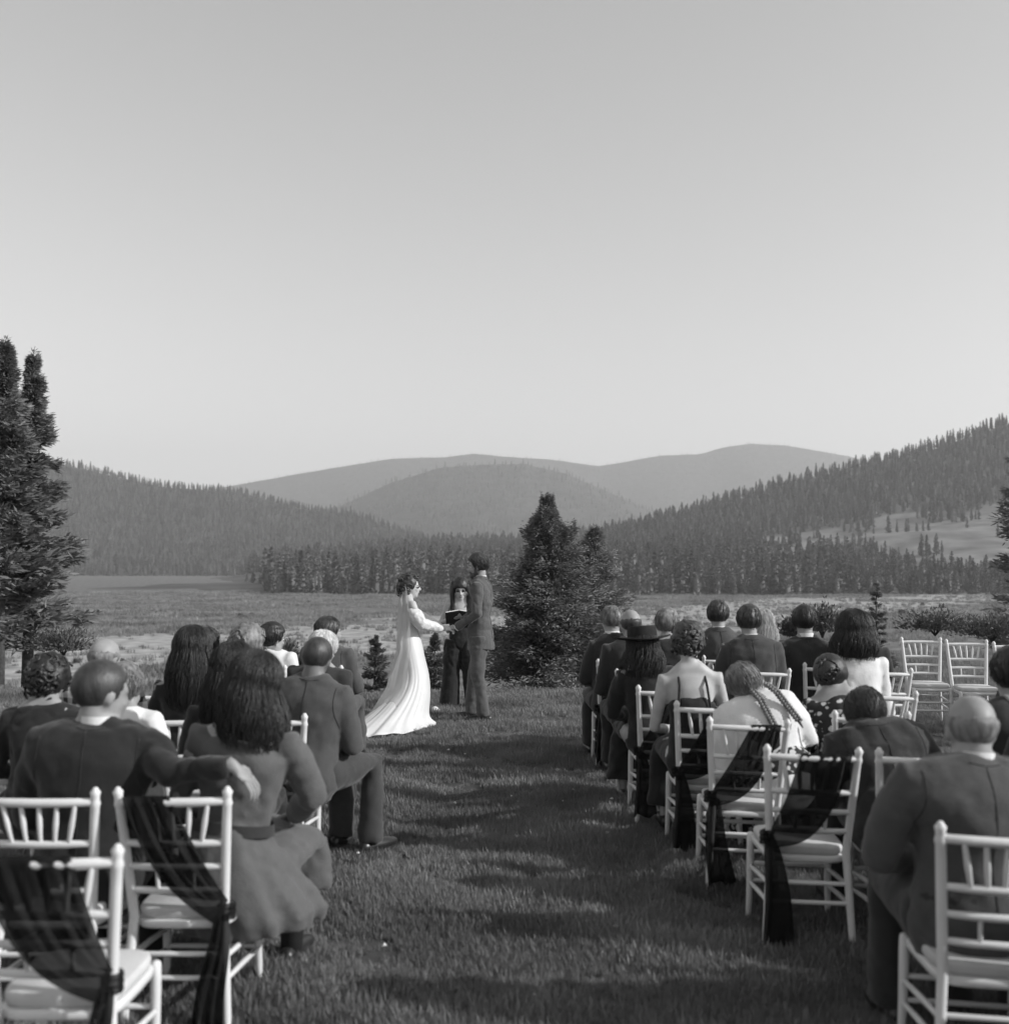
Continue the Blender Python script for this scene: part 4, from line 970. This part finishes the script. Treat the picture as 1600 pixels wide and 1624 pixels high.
# guests added beyond the right frame edge so their shadows fall across the aisle
MORE = [(2.48, 5.0, 1.34, 'full', 'hair', 'charcoal', 'person in a dark suit added at the right edge beside the stooping man'),
        (2.86, 5.0, 1.36, 'short', 'hair_brown', 'charcoal', 'person in a dark suit added just outside the frame, fifth row'),
        (3.05, 5.9, 1.36, 'full', 'hair_brown', 'charcoal', 'person in a dark suit added outside the frame, sixth row'),
        (3.7, 7.2, 1.34, 'bob', 'hair_brown', 'black', 'person with brown bobbed hair added outside the frame, seventh row'),
        (2.36, 4.3, 1.36, 'short', 'hair', 'charcoal', 'person in a dark suit added outside the frame, fourth row on the right'),
        (2.84, 4.3, 1.36, 'full', 'hair', 'charcoal', 'person with full dark hair added outside the frame, fourth row on the right'),
        (2.1, 3.56, 1.33, 'short', 'hair', 'charcoal', 'person in a dark suit added outside the frame beside the largest figure'),
        (2.58, 3.56, 1.33, 'full', 'hair_brown', 'charcoal', 'person added outside the frame, two seats from the largest figure'),
        (1.85, 2.65, 1.36, 'full', 'hair_brown', 'charcoal', 'person added outside the frame behind the nearest right chair'),
        (2.33, 2.65, 1.33, 'short', 'hair', 'charcoal', 'person added outside the frame in the last row on the right'),
        (2.8, 2.65, 1.33, 'short', 'hair_grey', 'charcoal', 'grey haired person added outside the frame in the last row on the right')]
for x, d, h, st, hm_, tm, lab in MORE:
    chair(x, d, -2, lab.replace('person', 'chair of person', 1) if lab.startswith('person') else 'white chair of the grey haired person added outside the frame', GC, tilt=.6)
    person(lab, x - .01, d + .23, 0, H=h, sw=.215, topm=tm, legm='charcoal', hair_=(st, hm_), fem=st == 'bob', top='sweater' if st == 'bob' else 'jacket', near=.5)

# ---- the couple and the officiant
COUPLE = None
gx, gy, gyaw = -.27, 12.1, 78
inv = Matrix.Rotation(R(-gyaw), 3, 'Z'); gl = lambda X, Y, Z: inv @ (Vector((X, Y, Z)) - Vector((gx, gy, 0)))
HX, HY, HZ = -.60, 12.0, 1.045     # where the hands meet
groot, GJ, GHW = person('standing person with swept back hair and beard in grey suit, holding the bride\'s hands', gx, gy, gyaw, H=1.85, stand=True, sw=.215, fat=.97, legw=.9, lean=(1, 0), head=(4, 6, 0), topm='suit', legm='suit', hair_=('swept', 'hair_brown'), face=True, group=None, vox=.011, skin='skin',
    arms={-1: (gl(-.3, 11.86, 1.20), gl(HX + .075, HY - .03, HZ), (inv @ Vector((-1, .1, -.05)), inv @ Vector((.1, -.5, .8)), .75)), 1: (gl(-.36, 12.36, 1.2), gl(HX + .09, HY + .09, HZ), (inv @ Vector((-1, -.1, -.05)), inv @ Vector((.1, .4, .8)), .75))},
    feet={-1: [(-.09, 0, .95), (-.11, .0, .5), (-.12, -.07, .09)], 1: [(.09, .0, .95), (.1, .09, .51), (.11, .13, .09)]})
bd = Sh(); hair_cap(bd, Matrix(), .001, 3)                      # beard: a shell over jaw, chin and lip
bq = Sh(); bq.ball((0, .034, -.078), (.053, .055, .047), 18, 12); bq.ball((0, .07, -.1), (.03, .026, .026), 14, 10); bq.tube([(-.03, .08, -.05), (0, .096, -.047), (.03, .08, -.05)], [.007, .008, .007], 8); bq.ball((.056, .01, -.045), (.016, .03, .045)); bq.ball((-.056, .01, -.045), (.016, .03, .045))
bq.xf(GHW).fused('beard', M['hair_brown'], groot, .007, 2, [(.02, .008)])
# lapels, tie and boutonniere
RYg = Matrix.Rotation(R(gyaw), 4, 'Z')
for q in (-1, 1):
    Sh().loft([[tuple(GJ(q * a, y_, z)) for a, y_ in ((.02, .128), (.05 + b_, .122), (.06 + b_, .112))] for z, b_ in ((.1, .0), (.2, .02), (.34, .045), (.42, .05), (.5, .01))], close=False).xf(RYg).obj('lapel', M['charcoal'], groot)
bt = Sh(); c = GJ(-.1, .135, .41)
g = random.Random(5)
for i in range(26):
    d = Vector((g.gauss(0, 1), g.gauss(0, 1), g.gauss(0, 1))).normalized(); bt.ball(c + d * .022, (.014, .014, .006), 8, 6, d.to_track_quat('Z', 'Y').to_matrix())
bt.xf(RYg).obj('boutonniere', M['petal'], groot)

bx, by, byaw = -1.02, 11.9, -72
invb = Matrix.Rotation(R(-byaw), 3, 'Z'); bl = lambda X, Y, Z: invb @ (Vector((X, Y, Z)) - Vector((bx, by, 0)))
BH = 1.625
broot, BJ, BHW = person('person in a white off shoulder wedding gown with veil and long train', bx, by, byaw, H=BH, stand=True, fem=True, sw=.18, fat=.88, lean=(-3, 0), head=(-4, 2, 0), top=None, legs=None, skin='pale_skin', hair_=('wavy', 'hair_brown'), face=True, group=None, vox=.0105,
    arms={1: (bl(-.90, 11.72, 1.10), bl(HX - .085, HY - .05, HZ - .012), (invb @ Vector((1, .1, 0)), invb @ Vector((0, -.4, .8)), .6)), -1: (bl(-.86, 12.1, 1.1), bl(HX - .09, HY + .07, HZ - .01), (invb @ Vector((1, -.1, 0)), invb @ Vector((0, .4, .8)), .6))})
# gown: world-space rings round the figure, brought into the figure's frame
def ringw(z, x0, x1, cy, ry, fold, n=120, ph=0, skew=0.0, flat=0):
    cx, rx = (x0 + x1) / 2 - bx, (x1 - x0) / 2; out = []
    for k in range(n):
        a = 2 * math.pi * k / n; ca, sa = math.cos(a), math.sin(a)
        f = 1 + fold * (.55 * math.sin(11 * a + ph) + .35 * math.sin(19 * a + 1.7 * ph + 1) + .25 * math.sin(31 * a))
        X = cx + rx * ca * f; Y = (cy - by) + ry * sa * f + skew * (X - cx)
        out.append((X, Y, max(.008, z + flat * (.018 * math.sin(7 * a) + .012 * math.sin(17 * a)))))
    return out
rings = [ringw(1.235, -1.135, -.945, 11.895, .13, .0), ringw(1.18, -1.14, -.925, 11.895, .135, .004), ringw(1.1, -1.135, -.945, 11.895, .12, .004), ringw(1.03, -1.14, -.95, 11.895, .115, .004), ringw(.95, -1.16, -.925, 11.89, .145, .004), ringw(.86, -1.175, -.895, 11.885, .172, .004),
         ringw(.75, -1.165, -.88, 11.88, .178, .006), ringw(.6, -1.13, -.835, 11.87, .18, .012, ph=.3), ringw(.48, -1.14, -.815, 11.84, .2, .025, ph=.5), ringw(.36, -1.20, -.81, 11.79, .25, .04, ph=.7, skew=.2), ringw(.24, -1.32, -.815, 11.70, .32, .05, ph=.9, skew=.35),
         ringw(.13, -1.46, -.83, 11.60, .39, .05, ph=1.0, skew=.5), ringw(.06, -1.58, -.80, 11.50, .42, .04, ph=1.05, skew=.6, flat=.6), ringw(.025, -1.67, -.74, 11.44, .44, .03, ph=1.1, skew=.65, flat=.6), ringw(.012, -1.71, -.72, 11.42, .45, .025, ph=1.1, skew=.68, flat=.3)]
gown = Sh().loft(rings); a = gown.obj('gown', M['satin'], broot); sb = a.modifiers.new('s', 'SUBSURF'); sb.levels = sb.render_levels = 1
RYb = Matrix.Rotation(R(byaw), 4, 'Z')
for q, el, wr in ((1, bl(-.90, 11.72, 1.10), bl(HX - .085, HY - .05, HZ - .012)), (-1, bl(-.86, 12.1, 1.1), bl(HX - .09, HY + .07, HZ - .01))):
    s0 = BJ(q * .15, 0, .40); d_ = (Vector(wr) - Vector(el)).normalized(); e_ = Vector(el); w2 = Vector(wr)
    s = Sh().tube([s0, s0.lerp(e_, .3), s0.lerp(e_, .7), e_, e_.lerp(w2, .3), e_.lerp(w2, .7), w2 - d_ * .01], [.062, .078, .078, .072, .062, .05, .036], 16)
    s.xf(RYb).fused('sleeve', M['satin'], broot, .009, 2, [(.06, .022), (.025, .008)])
# veil from the back of the head to the train
vr = []; top_ = BHW @ Vector((0, -.085, .055))
for j in range(34):
    v = j / 33; r = []
    cxv = float(np.interp(v, [0, .12, .3, .5, .7, .85, 1], [top_.x - .0, -.125, -.145, -.15, -.25, -.40, -.58])); cz = float(np.interp(v, [0, .12, .3, .5, .7, .85, 1], [top_.z, top_.z - .12, 1.22, .82, .42, .18, .03]))
    cyv = float(np.interp(v, [0, .3, .6, .85, 1], [top_.y - .01, -.02, -.06, -.2, -.42])); wd = float(np.interp(v, [0, .12, .3, .6, 1], [.06, .13, .19, .25, .45]))
    for i in range(60):
        u = i / 59 * 2 - 1; f = math.sin(u * 13 + v) * .5 + math.sin(u * 23 + 1 + v * 2) * .3
        bow = u * u
        r.append((cxv + bow * wd * .75 + .016 * f * (.3 + v), cyv + u * wd + .006 * f, max(.02, cz + .02 * f * v)))
    vr.append(r)
a = Sh().loft(vr, close=False).obj('veil', M['veil'], broot)
# officiant
ox, oy, oyaw = -.53, 13.1, 180
oroot, OJ, OHW = person('standing person with long dark hair in black jumpsuit reading from an open book', ox, oy, oyaw, H=1.575, stand=True, fem=True, sw=.175, fat=.9, head=(4, 12, 0), skin='pale_skin', top='dress', topm='black', legs='trousers', legm='black', neckz=.34, sleeves=False, group=None, face=True, hair_=None, legw=1.25, vox=.0105,
    arms={1: ((.235, .0, 1.03), (.09, .24, 1.10), ((-.6, .55, .1), (0, .3, -1), .35)), -1: ((-.235, .0, 1.03), (-.09, .24, 1.10), ((.6, .55, .1), (0, .3, -1), .35))},
    feet={1: [(.09, 0, .82), (.115, .03, .44), (.135, .0, .09)], -1: [(-.09, 0, .82), (-.125, .03, .44), (-.185, 0, .09)]})
s = Sh()
for q, kx, ax_ in ((1, .115, .135), (-1, .125, .185)):
    s.tube([(q * .085, 0, .84), (q * .1, .01, .62), (q * kx, .01, .42), (q * ax_, .0, .05)], [(.1, .11), (.1, .105), (.105, .11), (.125, .14)], 16, axes=((1, 0, 0), (0, 1, 0)), round_=False)
s.xf(Matrix.Rotation(R(oyaw), 4, 'Z')).fused('trouser_leg', M['black'], oroot, .011, 3, [(.13, .02), (.05, .008)])
hs = Sh(); hair_cap(hs, OHW, .02, 9, lump=.4, fringe=.03)
for q in (-1, 1):
    hs.join(Sh().tube([(q * .075, -.01, .05), (q * .092, .01, -.06), (q * .085, .05, -.2), (q * .075, .09, -.36)], [(.03, .05), (.028, .045), (.03, .03), (.018, .015)], 12).xf(OHW))
    for i in range(26):
        x_ = q * (.06 + .04 * random.random()); hs.join(Sh().tube([(x_, random.uniform(-.03, .03), .09), (x_ * 1.2, .02, -.06), (x_ * 1.05, .06, -.2), (x_ * (.75 + .4 * random.random()), .1, -.3 - .12 * random.random())], [.002, .004, .004, .002], 5, round_=False).xf(OHW))
hs.obj('hair', M['hair'], oroot)
for q in (-1, 1): Sh().ball((q * .03, .087, .002), (.02, .006, .013), 14, 8).xf(OHW).obj('sunglass_lens', M['shoe'], oroot)
b = empty('book', (ox, oy - .30, 1.135), 'open book with black covers and white pages held by the officiant', 'book')
Rb = Matrix.Rotation(R(-38), 3, 'X')
for q in (-1, 1):
    Mq = Rb @ Matrix.Rotation(R(q * 12), 3, 'Y')
    Sh().box(Mq @ Vector((q * .083, 0, -.008)), (.085, .115, .003), Mq).obj('cover', M['black'], b, False); Sh().box(Mq @ Vector((q * .08, 0, .003)), (.078, .108, .0075), Mq).obj('page_block', M['paper'], b, False)
# white blossoms lying on the grass by the gown
b = empty('flower_bunch', (-.80, 12.55, .0), 'small bunch of white blossoms on the grass in front of the gown', 'flowers')
s = Sh(); g = random.Random(3)
for i in range(40):
    d = Vector((g.gauss(0, 1), g.gauss(0, 1), abs(g.gauss(0, 1)))).normalized(); s.ball(Vector((0, 0, .05)) + d * .045, (.022, .022, .009), 8, 6, d.to_track_quat('Z', 'Y').to_matrix())
s.obj('blossom', M['petal'], b); Sh().tube([(0, 0, .05), (.05, .03, .01)], [.006, .004], 6).obj('stem', M['scrub'], b)
bake_all()

# ------------------------------------------------------------------ haze
hz_ = Sh().box((0, 0, 0), (9000, 9000, 500)).obj('haze', M['paper'], None, False); hz_.location = (0, 0, 460 - 20)
hz_.data.materials.clear(); hm = bpy.data.materials.new('haze_air'); hm.use_nodes = True; n = hm.node_tree; n.nodes.clear()
pv = n.nodes.new('ShaderNodeVolumePrincipled'); pv.inputs['Color'].default_value = (.97, .97, .97, 1); pv.inputs['Density'].default_value = 1.4e-4; pv.inputs['Anisotropy'].default_value = .25
ho = n.nodes.new('ShaderNodeOutputMaterial'); n.links.new(pv.outputs[0], ho.inputs['Volume']); hz_.data.materials.append(hm)
tag(hz_, 'thin pale haze filling the valley air', None, None, 'stuff')
